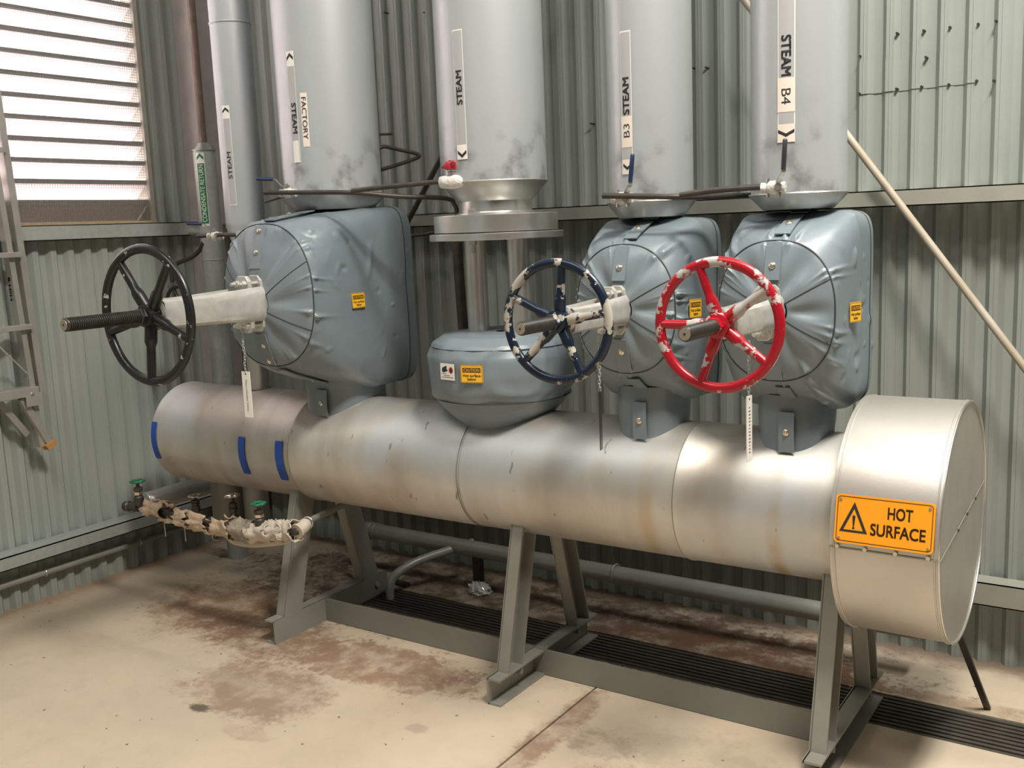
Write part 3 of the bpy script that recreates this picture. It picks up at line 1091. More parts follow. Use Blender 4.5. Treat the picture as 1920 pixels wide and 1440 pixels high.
def strip_label(t, cx, r, u0, v0, u1, v1, w, items, chev=None, border=True, gm='label_grey', wm='label_white'):
    """A printed marker strip down a pipe from one picture point to another."""
    th0, z1 = hitcyl(u0, v0, cx, PY, r)
    th1, z0 = hitcyl(u1, v1, cx, PY, r)
    th = (th0 + th1) / 2
    lb = strip_on_cyl(cx, PY, r, th, z0, z1, w, .0012).build('label', wm if border else gm, t)
    if border:
        strip_on_cyl(cx, PY, r, th, z0 + .004, z1 - .004, w * .88, .0018).build('label_face', gm, lb)
    for kind, a, c, arg in items:      # a, c: fraction from the top
        za, zc = z1 - (z1 - z0) * a, z1 - (z1 - z0) * c
        zm = (za + zc) / 2
        if kind == 'box':
            strip_on_cyl(cx, PY, r, th, zc, za, w * arg[1], .0024).build('label_panel', arg[0], lb)
        elif kind == 'chev':
            V, F = chevron(w * arg[1], (za - zc) * .55, (za - zc) * .45, arg[0])
            on_cyl(V, F, cx, PY, r, th, zm, .0029).build('arrow', arg[2] if len(arg) > 2 else 'ink', lb)
        else:
            body, size, down, ink, bold = arg[:5]
            V, F = text2d(body, size, bold)
            L = V[:, 0].max() - V[:, 0].min()
            V = V * np.array([(za - zc) / L, 1])
            off = arg[5] if len(arg) > 5 else 0
            if down:
                Q = np.stack([V[:, 1] + off, -V[:, 0]], 1)
            else:
                Q = np.stack([-V[:, 1] + off, V[:, 0]], 1)
            on_cyl(Q, F, cx, PY, r, th, zm, .0029).build('lettering', ink, lb)
    return lb


X1, X2, X3, X4, XT = -2.794, -2.033, -1.434, -0.965, -3.302
R1, R2, R3, R4, RT = .1878, .1836, .1316, .1336, .0815
p1 = steam_pipe(X1, R1, 1.742, 'widest silver clad steam pipe labelled FACTORY STEAM', (.206, .152, .052))
p2 = steam_pipe(X2, R2, 1.748, 'silver clad steam pipe ending in a bolted flange over open columns', (.1855, .130, .060))
p3 = steam_pipe(X3, R3, 1.655, 'silver clad steam pipe labelled STEAM B3', (.139, .103, .045))
p4 = steam_pipe(X4, R4, 1.655, 'silver clad steam pipe labelled STEAM B4', (.139, .100, .040))
pt = steam_pipe(XT, RT, 1.655, 'slim silver clad steam pipe nearest the corner column', (0, 0, 0.75))
MB().lathe([(RT, 0), (RT, -.01), (.045, -.14), (.0435, -.145)], (XT, PY, 1.655), (0, 0, 1), 64, caps=False).build('reducer', 'clad', pt, 40)
MB().lathe([(.0435, 0), (.0435, -.60)], (XT, PY, 1.515), (0, 0, 1), 48, caps=False).build('lower_pipe', 'clad_edge', pt, 40)
th_, zz_ = hitcyl(430, 38, XT, PY, RT)
MB().torus((XT, PY, zz_), (0, 0, 1), RT + .001, .0035, 64, 8).build('joint_bead', 'clad', pt, 60)
MB().torus((XT, PY, .953), (0, 0, 1), .046, .005, 48, 8).build('weld_bead', 'rust', pt, 60)

# printed labels
strip_label(p1, X1, R1, 543, 96, 558, 305, .036, [
    ('box', 0, .135, ('label_white', 1.0)), ('chev', .03, .10, (True, .85)),
    ('text', .46, .735, ('STEAM', .030, True, 'ink', .0007, .002)), ('box', .80, 1.0, ('label_white', .8))])
lb = strip_label(p1, X1, R1, 567, 174, 577, 275, .028, [('text', .08, .86, ('FACTORY', .027, True, 'ink', 0))], border=False, gm='label_cream')
strip_label(p2, X2, R2, 858, 55, 866, 299, .040, [
    ('box', .885, 1.0, ('label_white', 1.0)), ('chev', .915, .975, (False, .85)),
    ('text', .31, .575, ('STEAM', .030, False, 'ink', .0007)),
    ])
strip_label(p3, X3, R3, 1175, 57, 1174, 327, .038, [
    ('text', .32, .58, ('STEAM', .030, False, 'ink', .0007)), ('box', .59, .81, ('label_cream', 1.0)),
    ('text', .645, .74, ('B3', .030, False, 'ink', 0)), ('box', .895, 1.0, ('label_cream', 1.0)), ('chev', .91, .96, (False, .75))])
strip_label(p4, X4, R4, 1479, -30, 1470, 267, .048, [
    ('text', .315, .575, ('STEAM', .036, True, 'ink', .0009)), ('box', .585, .805, ('label_cream', 1.0)),
    ('text', .655, .755, ('B4', .036, True, 'ink', 0)), ('box', .882, 1.0, ('label_cream', 1.0)), ('chev', .905, .955, (False, .92))])
strip_label(pt, XT, RT, 422, 198, 438, 385, .034, [
    ('box', 0, .13, ('label_white', 1.0)), ('chev', .03, .09, (True, .85)),
    ('text', .46, .73, ('STEAM', .025, False, 'ink', .0002, -.001))])

# ---- flange spool below pipe 2
fl = thing('flange_spool', (X2, PY, 1.20), 'bare aluminium pipe flange on two upright columns below the middle pipe', 'pipe flange')
MB().lathe([(.126, 1.69), (.128, 1.652), (.137, 1.648), (.139, 1.640)], (X2, PY, 0), (0, 0, 1), 64, caps=False).build('neck', 'alu', fl, 40)
MB().lathe([(.10, 1.642), (.213, 1.642), (.216, 1.639), (.216, 1.585), (.213, 1.583), (.1, 1.583)], (X2, PY, 0), (0, 0, 1), 96).build('upper_flange', 'alu', fl, 30)
MB().lathe([(.10, 1.580), (.232, 1.580), (.234, 1.578), (.234, 1.559), (.232, 1.557), (.1, 1.557)], (X2, PY, 0), (0, 0, 1), 96).build('lower_flange', 'alu', fl, 30)
for dx in (-.094, .088):
    MB().cyl((X2 + dx, PY, 1.20), (X2 + dx, PY, 1.557), .0385, n=40).build('column', 'alu', fl, 40)
th_b = hitcyl(888, 470, X2, PY, .17)[0]
cx, cy = X2 + .17 * math.cos(th_b), PY + .17 * math.sin(th_b)
MB().lathe([(0, 1.662), (.013, 1.662), (.014, 1.658), (.014, 1.642)], (cx, cy, 0), (0, 0, 1), 6).build('bolt', 'alu', fl)
MB().lathe([(.013, 1.557), (.013, 1.543), (.009, 1.543), (.009, 1.515), (0, 1.515)], (cx, cy, 0), (0, 0, 1), 6).build('bolt', 'alu', fl)

# ================================================================== VALVE JACKETS AND VALVES


def sup(phi, a, b, n):
    return 1.0 / ((abs(math.cos(phi)) / a) ** n + (abs(math.sin(phi)) / b) ** n) ** (1.0 / n)


def rivet(p, nrm, parent, r=.0095):
    p, nrm = np.array(p), np.array(nrm, float)
    return MB().lathe([(0, .007), (r * .35, .0068), (r * .4, .004), (r * .75, .0035), (r, .0015), (r, -.002)], p, nrm, 16).build('rivet', 'brass', parent, 40)


def jacket(cx, rz, rX, rZ, ry, hz, hy, hr, yb, yk, a, z0, z1, skirt, seed, label, n=8.5):
    """Fabric valve jacket: panelled oval front, boxy body, skirt below. rz/rX/rZ/ry: oval height, radii, depth."""
    t = thing('valve_jacket', (cx, PY, skirt[2]), label, 'valve jacket', 'grey fabric valve jackets')
    cz, bz = (z0 + z1) / 2, (z1 - z0) / 2
    N = 380
    rg = random.Random(int(seed * 10))
    ph = np.linspace(0, 2 * np.pi, N, endpoint=False)
    cs, sn = np.cos(ph), np.sin(ph)
    gath = [(rg.uniform(0, 2 * math.pi), rg.uniform(.018, .05), rg.uniform(.022, .05), rg.uniform(.5, 1.0)) for _ in range(26)]
    # slack creases in the cloth: centre, direction, half length, width, height
    cr = []
    for _ in range(90):
        an = rg.uniform(0, 2 * math.pi)
        yy_ = ry + (yk - ry) * rg.random() ** 1.5
        c_ = np.array((cx + 1.0 * a * math.cos(an) * 1.1, yy_, (z0 + z1) / 2 + (z1 - z0) / 2 * math.sin(an) * 1.05))
        d_ = np.array((rg.gauss(0, 1), rg.gauss(0, .7), rg.gauss(0, 1)))
        d_ /= np.linalg.norm(d_)
        cr.append((c_, d_, rg.uniform(.02, .085), rg.uniform(.010, .022), rg.choice((-1, 1, 1)) * rg.uniform(.003, .009)))

    def half(y):
        q = min(max((y - ry) / (yb - ry), 0), 1)
        kk = q ** .8
        return rX + (a - rX) * kk, rZ + (bz - rZ) * kk, rz + (cz - rz) * kk, 2.3 + (n - 2.3) * q

    def rsup(aa, bb, nn):
        return 1.0 / ((np.abs(cs) / aa) ** nn + (np.abs(sn) / bb) ** nn) ** (1.0 / nn)

    def cloth(p, w0):
        d = np.array([nz3(q, 4.0, seed) * .006 + nz3(q, 11, seed + 3) * .0025 for q in p])
        for c_, d_, hl, w, h in cr:
            v = p - c_
            al = v @ d_
            pe = np.linalg.norm(v - al[:, None] * d_, axis=1)
            d += h * np.maximum(1 - pe / w, 0) * np.maximum(1 - (al / hl) ** 2, 0)
        return d * w0

    def gathers(y):
        d = np.zeros(N)
        for g, wa, ln, h in gath:
            da = np.abs((ph - g + np.pi) % (2 * np.pi) - np.pi)
            d += h * .015 * np.exp(-(da / (wa * .8)) ** 2) * math.exp(-abs(y - ry) / ln)
        return d * min(abs(y - ry) / .008, 1)

    def row(y, f=1.0):
        aa, bb, cc, nn = half(y)
        r = rsup(aa * f, bb * f, nn)
        p = np.stack([cx + r * cs, np.full(N, y), cc + r * sn], 1)
        r = r + cloth(p, min((y - ry) / .02, 1)) + gathers(y)
        return np.stack([cx + r * cs, np.full(N, y), cc + r * sn], 1)

    ys = [ry + (yb - ry) * q for q in np.linspace(0, 1, 60)] + list(np.linspace(yb, yk - .03, 36))[1:]
    rows = [row(y) for y in ys]
    for q in np.linspace(.12, 1, 7):
        ang = q * math.pi / 2
        rr = row(yk - .03, 1 - (1 - math.cos(ang)) * .16)
        rr[:, 1] += .03 * math.sin(ang)
        rows.append(rr)
    b = MB()
    b.grid(rows, close_v=True)
    st = len(b.v) - N
    b.f.append(tuple(st + i for i in range(N)))
    b.build('jacket_body', 'jacket', t, 60)
    # piping along the rear edge of the body and the top edge
    ib = len(ys) - 8
    MB().tube([q for q in rows[ib]] + [rows[ib][0]], .0022, 6, caps=False).build('seam', 'jacket_dark', t, 60)
    # panelled oval front
    front = []
    for q in np.linspace(0, 1, 26):
        y = ry + (hy - ry) * (q ** .9)
        r = rsup(rX, rZ, 2.3) * (1 - q) + hr * q
        zc = rz + (hz - rz) * q
        p = np.stack([cx + r * cs, np.full(N, y), zc + r * sn], 1)
        d = np.array([nz3(w_, 6, seed) * .006 + nz3(w_, 16, seed) * .0025 for w_ in p]) * min(q * 8, 1)
        for g, wa, ln, h in gath:
            da = np.abs((ph - g - .05 + np.pi) % (2 * np.pi) - np.pi)
            d += h * .012 * np.exp(-(da / (wa * .8)) ** 2) * math.exp(-q / .14) * min(q / .03, 1)
        puff = (1 - np.abs(np.cos(3 * (ph - math.pi / 2 - math.pi / 6))) ** 6) * .012 * math.sin(math.pi * min(q * 1.02, 1)) ** .7
        p[:, 1] -= d + puff
        front.append(p)
    b = MB()
    b.grid(front, close_v=True)
    b.f = [f[::-1] for f in b.f]
    b.build('front_panel', 'jacket', t, 60)
    MB().tube([p for p in front[0]] + [front[0][0]], .0024, 6, caps=False).build('seam', 'jacket_dark', t, 60)
    for deg in (30, 150, 210, 330):
        i = int(round(deg / 360 * N)) % N
        MB().tube([r_[i] + np.array((0, -.0004, 0)) for r_ in front], .0016, 6).build('seam', 'jacket_dark', t, 60)
    # skirt round the branch pipe
    sa_, sb_, sz = skirt[0], skirt[1], skirt[2]
    P = []
    for z in np.linspace(z0 + .05, sz, 9):
        q = (z0 + .05 - z) / (z0 + .05 - sz)
        out = []
        for i in range(96):
            p_ = 2 * math.pi * i / 96
            r = sup(p_, sa_ * (1 - .10 * q), sb_ * (1 - .02 * q), 2.6)
            w_ = np.array((cx + r * math.cos(p_), PY + r * math.sin(p_), z))
            r2 = r + nz3(w_, 14, seed) * .006
            out.append((cx + r2 * math.cos(p_), PY + r2 * math.sin(p_), z))
        P.append(out)
    b = MB()
    b.grid(P, close_v=True)
    b.build('skirt', 'jacket', t, 60)
    # closing flaps down the front centre line
    wx = np.array((1.0, 0, 0))

    def top(y, s_):
        aa, bb, cc, nn = half(y)
        return np.array((cx, y, cc + s_ * (bb + .009)))

    def cone(q, s_):
        r = rZ * (1 - q) + hr * q
        return np.array((cx, ry + (hy - ry) * (q ** .9) - .013, rz + (hz - rz) * q + s_ * r))

    W_ = .15 * rZ + .014
    for s_ in (1, -1):
        sh = wx * (.10 * rX)
        ye = np.linspace(yb + .06, ry + .010, 11) if s_ > 0 else np.linspace(yb - .03, ry + .010, 8)
        pts = [top(y, s_) + sh for y in ye]
        k0 = 5 if s_ > 0 else 0
        if s_ > 0:
            f0 = MB().ribbon(pts[:5], wx, W_ * 1.15, .004).build('flap', 'jacket', t)
            rivet(pts[2] + np.array((0, 0, .004)), (0, -.15, 1), f0)
        f1 = MB().ribbon(pts[k0:], wx, W_, .004).build('flap', 'jacket', t)
        m_ = (pts[k0] + pts[-1]) / 2
        nn_ = np.cross(pts[-1] - pts[k0], wx)
        nn_ = nn_ / np.linalg.norm(nn_)
        if nn_[2] * s_ < 0:
            nn_ = -nn_
        rivet(m_ + nn_ * .006, nn_, f1)
        pts = [cone(q, s_) + wx * (.02 * rX) for q in np.linspace(.03, .72, 9)]
        f2 = MB().ribbon(pts, wx, W_, .004).build('flap', 'jacket', t)
        nn_ = np.cross(pts[-1] - pts[0], wx)
        nn_ /= np.linalg.norm(nn_)
        if nn_[1] > 0:
            nn_ = -nn_
        rivet(pts[5] + nn_ * .003, nn_, f2)
        if rZ > .22:
            rivet(pts[1] + nn_ * .003, nn_, f2)
    yf = PY - sb_ - .007
    zh = HZ + math.sqrt(HR ** 2 - (HY - yf) ** 2)
    fx = cx + sa_ * .12
    f3 = MB().ribbon([(fx, yf - .002 - .004 * math.sin(q * 3), z0 + .004 + (zh + .004 - z0) * q) for q in np.linspace(0, 1, 7)], wx, W_ * 1.05, .004).build('flap', 'jacket', t)
    rivet((fx, yf - .009, z0 + (zh - z0) * .45), (0, -1, 0), f3)
    return t


def caution(parent, c, ux, n, w=.062, h=.052):
    c, ux, n = (np.array(q, float) for q in (c, ux, n))
    n /= np.linalg.norm(n)
    ux = ux - n * (ux @ n)
    ux /= np.linalg.norm(ux)
    uy = np.cross(n, ux)
    lb = flat_poly(rrect(w, h, .002, 3), c, ux, uy, n, 0, .0012).build('caution_sticker', 'sticker_yellow', parent)
    tag(lb, 'yellow CAUTION Hot surface below sticker')
    e = .0018
    flat_poly([(-w * .40, h * .08), (w * .40, h * .08), (w * .40, h * .34), (-w * .40, h * .34)], c, ux, uy, n, e).build('panel', 'ink_brown', lb)
    plate_text('CAUTION', h * .24, c + uy * h * .21, ux, uy, n, 0, e + .0006, width=w * .70).build('lettering', 'sticker_yellow', lb)
    plate_text('Hot surface', h * .22, c - uy * h * .09, ux, uy, n, .0002, e, width=w * .78).build('lettering', 'ink_brown', lb)
    plate_text('below', h * .22, c - uy * h * .29, ux, uy, n, .0002, e, width=w * .38).build('lettering', 'ink_brown', lb)
    b = MB()
    for i in range(14):
        for s_ in (-1, 1):
            q = -w / 2 + w * (i + .2) / 14
            y0, y1 = (h * .44, h * .49) if s_ > 0 else (-h * .49, -h * .44)
            b.add([c + ux * (q + k) + uy * yy + n * e for k, yy in ((0, y0), (w * .03, y0), (w * .045, y1), (w * .015, y1))], [(0, 1, 2, 3)])
    for i in range(11):
        for s_ in (-1, 1):
            q = -h / 2 + h * (i + .2) / 11
            x0, x1 = (w * .45, w * .49) if s_ > 0 else (-w * .49, -w * .45)
            b.add([c + ux * xx + uy * (q + k) + n * e for k, xx in ((0, x0), (h * .02, x1), (h * .055, x1), (h * .035, x0))], [(0, 1, 2, 3)])
    b.build('hazard_border', 'ink_brown', lb)
    return lb


J1 = jacket(X1, 1.385, .228, .258, 2.565, 1.362, 2.505, .062, 2.93, 3.155, .218, 1.0, 1.695, (.150, .150, .885), 1.3, 'largest grey fabric valve jacket under the widest steam pipe')
J3 = jacket(X3, 1.335, .166, .196, 2.745, 1.337, 2.700, .046, 2.93, 3.09, .182, 1.035, 1.607, (.108, .128, .885), 5.7, 'grey fabric valve jacket behind the blue handwheel')
J4 = jacket(X4, 1.335, .166, .196, 2.745, 1.337, 2.708, .046, 2.93, 3.09, .182, 1.035, 1.607, (.108, .128, .885), 9.1, 'grey fabric valve jacket behind the red handwheel')
pc = atx(672, 563, X1 + .226)
caution(J1, (X1 + .226, pc[1], pc[2]), (0, 1, 0), (1, 0, .05), .070, .056)
pc = atx(1304, 578, X3 + .188)
caution(J3, (X3 + .188, pc[1], pc[2]), (0, 1, 0), (1, -.35, .0), .052, .056)
pc = atx(1604, 585, X4 + .186)
caution(J4, (X4 + .186, pc[1], pc[2]), (0, 1, 0), (1, -.35, .0), .052, .056)

# lens shaped jacket below the flange columns
j2 = thing('flange_jacket', (X2, PY, .86), 'squat round grey fabric jacket under the twin columns', 'valve jacket', 'grey fabric valve jackets')


def lathe_noise(prof, cx, seed, name, parent, amp=.005, n=200, sub=5):
    rows = []
    for i in range(len(prof) - 1):
        for q in np.linspace(0, 1, sub, endpoint=False):
            rows.append((prof[i][0] + (prof[i + 1][0] - prof[i][0]) * q, prof[i][1] + (prof[i + 1][1] - prof[i][1]) * q))
    rows.append(prof[-1])
    P = []
    for r, z in rows:
        out = []
        for i in range(n):
            ph = 2 * math.pi * i / n
            p = (cx + r * math.cos(ph), PY + r * math.sin(ph), z)
            rd = max(1 - abs(nz3(p, 8, seed)) * 3, 0) ** 2
            r2 = r + (nz3(p, 6, seed + 2) * 1.4 + nz3(p, 15, seed) * .8 + rd) * amp
            out.append((cx + r2 * math.cos(ph), PY + r2 * math.sin(ph), z + nz3(p, 7, seed + 5) * amp))
        P.append(out)
    b = MB()
    b.grid(P, close_v=True)
    return b.build(name, 'jacket', parent, 60)


lathe_noise([(.02, 1.232), (.14, 1.238), (.205, 1.228), (.236, 1.205), (.244, 1.192)], X2, 2.2, 'top_panel', j2)
lathe_noise([(.246, 1.192), (.258, 1.16), (.260, 1.10), (.252, 1.045), (.240, 1.012)], X2, 2.2, 'side_band', j2)
lathe_noise([(.240, 1.012), (.215, .975), (.175, .935), (.14, .900), (.125, .87)], X2, 2.2, 'lower_skirt', j2, .003)
for r, z in ((.2465, 1.192), (.2425, 1.012)):
    MB().torus((X2, PY, z), (0, 0, 1), r, .0025, 120, 6).build('seam', 'jacket_dark', j2, 60)
th, zc = hitcyl(885, 701, X2, PY, .262)
nn = np.array((math.cos(th), math.sin(th), 0))
caution(j2, np.array((X2, PY, zc)) + nn * .264, np.cross((0, 0, 1), nn), nn, .082, .060)
th, zc = hitcyl(840, 697, X2, PY, .262)
nn = np.array((math.cos(th), math.sin(th), 0))
ux = np.cross((0, 0, 1), nn)
uy = np.array((0, 0, 1.0))
c = np.array((X2, PY, zc)) + nn * .264
wl_ = flat_poly([(-.034, -.028), (.034, -.028), (.034, .028), (-.034, .028)], c, ux, uy, nn, 0, .0012).build('white_sticker', 'label_white', j2)
flat_poly([(-.027, .002), (-.018, -.003), (.004, .004), (-.002, .008), (-.003, .021), (-.024, .013)], c, ux, uy, nn, .0016).build('printed_picture', 'ink', wl_)
flat_poly([(.018 + .010 * math.cos(q), .006 + .011 * math.sin(q)) for q in np.linspace(0, 6.28, 20, endpoint=False)], c, ux, uy, nn, .0016).build('printed_disc', 'red_plastic', wl_)
flat_poly([(.0195 + .005 * math.cos(q), .006 + .0065 * math.sin(q)) for q in np.linspace(0, 6.28, 16, endpoint=False)], c, ux, uy, nn, .0022).build('printed_disc', 'ink', wl_)
for k, (a_, b_) in enumerate(((-.028, -.005), (-.018, .012), (-.028, .028))):
    yy = -.007 - .0065 * k
    flat_poly([(a_, yy), (b_, yy), (b_, yy + .002), (a_, yy + .002)], c, ux, uy, nn, .0016).build('printed_line', 'ink_soft', wl_)


def handwheel(parent_thing, cx, y, z, R, rt, n, off, m, nr, nm='handwheel'):
    w = MB().torus((cx, y, z), (0, 1, 0), R - rt, rt, 96, 14, 0.85)
    rim = w.build('wheel_rim', m, parent_thing, 60)
    for k in range(n):
        a = math.radians(off + 360 / n * k)
        d = np.array((math.cos(a), 0, math.sin(a)))
        c = np.array((cx, y, z))
        P = [c + d * nr * .8 + np.array((0, .012, 0)), c + d * (R * .45) + np.array((0, .006, 0)), c + d * (R - rt * 1.2)]
        MB().tube(P, [rt * 1.25] * 5 + [rt * .9] * 4 + [rt * .85] * 3, 10, smooth=5).build('spoke', m, parent_thing, 60)
    MB().lathe([(nr * .7, -.018), (nr, -.014), (nr, .030), (nr * .8, .034)], (cx, y, z), (0, 1, 0), 40).build('hub', m, parent_thing, 30)
    MB().lathe([(0, -.034), (nr * .68, -.034), (nr * .78, -.030), (nr * .78, -.012)], (cx, y, z), (0, 1, 0), 6).build('hub_nut', m, parent_thing)


def gate_valve(cx, z, wheel_y, R, rt, off, m, tip_y, hole_y, stem_r, yoke_h, label, threads=True, nr=.034):
    t = thing('gate_valve', (cx, wheel_y, z - R), label, 'gate valve', 'gate valve handwheels')
    handwheel(t, cx, wheel_y, z, R, rt, 5, off, m, nr)
    # rising stem with a screw thread
    L = wheel_y + .04 - tip_y
    prof = [(0, 0), (stem_r * .8, 0), (stem_r * .95, .003)]
    q = .006
    while q < L:
        if threads:
            prof += [(stem_r, q), (stem_r, q + .0028), (stem_r * .84, q + .0042), (stem_r * .84, q + .0062)]
            q += .0074
        else:
            prof += [(stem_r, q), (stem_r, q + .002), (stem_r * .95, q + .003), (stem_r * .95, q + .0038)]
            q += .0046
    st = MB().lathe(prof, (cx, tip_y, z), (0, 1, 0), 28, caps=False).build('stem', 'stem', t, 50)
    MB().lathe([(0, -.001), (stem_r * .78, -.001), (stem_r * .8, .001)], (cx, tip_y, z), (0, 1, 0), 24, caps=False).build('stem_end', 'stem_end', st)
    MB().lathe([(0, -.0018), (stem_r * .16, -.0018)], (cx, tip_y, z), (0, 1, 0), 12, caps=False).build('centre_hole', 'ink', st)
    # yoke: two arms from the wheel bush to the bonnet
    y0, y1 = wheel_y + .035, hole_y + .03
    MB().lathe([(yoke_h * .42, 0), (yoke_h * .52, .006), (yoke_h * .52, .030), (yoke_h * .40, .036)], (cx, y0 - .008, z), (0, 1, 0), 32).build('yoke_bush', 'silver_paint', t, 30)
    for s_ in (-1, 1):
        P = []
        for q in np.linspace(0, 1, 9):
            yy = y0 + (y1 - y0) * q
            xo = s_ * (yoke_h * .34 + .006 * math.sin(q * math.pi))
            hh = yoke_h * (.46 + .10 * abs(q - .3) + .12 * q)
            tt = yoke_h * .17
            ring = []
            for k in range(20):
                ph = 2 * math.pi * k / 20
                r = sup(ph, tt * (1.0 if s_ * math.cos(ph) > 0 else .5), hh, 3.0)
                ring.append((cx + xo + r * math.cos(ph), yy, z + r * math.sin(ph)))
            P.append(ring)
        b = MB()
        b.grid(P, close_v=True)
        k0 = len(b.v) - 20
        b.f.append(tuple(range(20))[::-1])
        b.f.append(tuple(k0 + i for i in range(20)))
        b.build('yoke_arm', 'silver_paint', t, 40)
    # gland flange with lugs and bolts above and below
    yg = hole_y - .055
    MB().lathe([(yoke_h * .25, -.02), (yoke_h * .42, -.016), (yoke_h * .42, .012), (yoke_h * .25, .05)], (cx, yg, z), (0, 1, 0), 32).build('gland', 'silver_paint', t, 30)
    MB().lathe([(yoke_h * .50, 0), (yoke_h * .56, .006), (yoke_h * .56, .05), (yoke_h * .45, .06)], (cx, hole_y - .010, z), (0, 1, 0), 40).build('bonnet_neck', 'silver_paint', t, 30)
    for s_ in (-1, 1):
        zl = z + s_ * yoke_h * .70
        for dy in (0, .055):
            pts = [(-.4, -.32), (.4, -.32), (.34, .15), (.2, .33), (-.2, .33), (-.34, .15)]
            pts = [(p[0] * yoke_h, s_ * p[1] * yoke_h) for p in pts]
            if s_ < 0:
                pts = pts[::-1]
            c_ = np.array((cx, yg - .006 + dy, zl))
            b2 = flat_poly(pts, c_, (1, 0, 0), (0, 0, 1), (0, -1, 0), -.007, .016)
            b2.build('lug', 'silver_paint', t, bevel=.002)
        for xx in (-.17, .17):
            c_ = (cx + xx * yoke_h, yg - .05, zl + s_ * .05 * yoke_h)
            bo = MB().lathe([(0, 0), (.006, 0), (.0065, .002), (.0065, .11)], c_, (0, 1, 0), 12).build('bolt', 'silver_paint', t, 30)
            MB().lathe([(.006, .018), (.0125, .018), (.0125, .034), (.006, .034)], c_, (0, 1, 0), 6).build('nut', 'silver_paint', bo)
    return t


V1 = gate_valve(X1, 1.362, 2.045, .230, .0160, 52, 'paint_black', 1.752, 2.515, .0215, .098, 'gate valve with black chipped handwheel and long threaded stem', True, .036)
V3 = gate_valve(X3, 1.337, 2.345, .173, .0132, 10, 'paint_blue', 2.163, 2.705, .0185, .072, 'gate valve with dark blue flaking handwheel', False, .031)
V4 = gate_valve(X4, 1.338, 2.335, .169, .0132, 36, 'paint_red', 2.138, 2.715, .0185, .072, 'gate valve with bright red flaking handwheel', False, .031)


# ---- hanging tags on chains
def chain_tag(name, top, L, plate, wdir, label, cat, txt=None, m='label_white', chain_m='galv'):
    top = np.array(top, float)
    w, h, th_ = plate
    t = thing(name, top + np.array((0, 0, -L - h)), label, cat)
    n = int(L / .0105)
    wd = np.array(wdir, float)
    wd /= np.linalg.norm(wd)
    od = np.cross(wd, (0, 0, 1))
    for i in range(n):
        c_ = top + np.array((0, 0, -L * (i + .5) / n)) + wd * .002 * math.sin(i * .9)
        a = wd if i % 2 else od
        s_ = np.array((0, 0, 1.0))
        pts = [c_ + a * .0035 * math.cos(q) + s_ * .0078 * math.sin(q) for q in np.linspace(0, 2 * math.pi, 12, endpoint=False)]
        MB().tube(pts + [pts[0], pts[1]], .0013, 5, caps=False).build('chain_link', chain_m, t, 60)
    c_ = top + np.array((0, 0, -L - h / 2))
    pl = MB().obox(c_, (wd, np.array((0, 0, 1.0)), od), (w / 2, h / 2, th_)).build('tag_plate', m, t)
    nn = -od if od[1] > 0 else od
    MB().lathe([(0, 0), (.003, 0)], c_ + np.array((0, 0, h / 2 - .009)) + nn * (th_ + .0006), nn, 12, caps=False).build('hole', 'ink', pl)
    ur = np.cross((0, 0, 1.0), nn)
    if txt:
        V, F = text2d(txt, .011, 0)
        k = h * .68 / (V[:, 0].max() - V[:, 0].min())
        Q = [(p[1] * 1.0, -p[0] * k) for p in V]
        MB().add([c_ + ur * p[0] + np.array((0, 0, p[1] - .004)) + nn * (th_ + .0008) for p in Q], F).build('lettering', 'ink_soft', pl)
    else:
        for q in np.linspace(.32, -.36, 14):
            MB().obox(c_ + np.array((0, 0, h * q)) + nn * (th_ + .0004), (ur, np.array((0, 0, 1.0)), nn), (w * (.08 + .10 * random.random()), h * .009, .0003)).build('print_mark', 'ink_soft', pl)
    return t


pc = at(433, 612, 2.44)
pd = at(438, 695, 2.44)
pe = at(443, 780, 2.44)
chain_tag('valve_tag', (X1 - .01, 2.44, pc[2]), pc[2] - pd[2], (.036, pd[2] - pe[2], .0012), (1, .15, 0), 'white tag reading Main Header Valve hanging on a chain', 'valve tag', 'Main Header Valve')
pc, pd, pe = at(1122, 632, 2.60), at(1123, 733, 2.60), at(1125, 843, 2.60)
chain_tag('valve_tag', (pc[0], 2.60, pc[2]), pc[2] - pd[2], (.022, pd[2] - pe[2], .0012), (-.21, .978, 0), 'dark thin valve tag seen edge-on below the blue handwheel', 'valve tag', None, 'stem')
pc, pd, pe = at(1404, 640, 2.60), at(1404, 742, 2.60), at(1406, 865, 2.60)
chain_tag('valve_tag', (pc[0], 2.60, pc[2]), pc[2] - pd[2], (.030, pd[2] - pe[2], .0012), (.105, .995, 0), 'narrow white tag hanging below the red handwheel', 'valve tag', None, 'label_white')

# ================================================================== SMALL VALVES AND IMPULSE TUBES


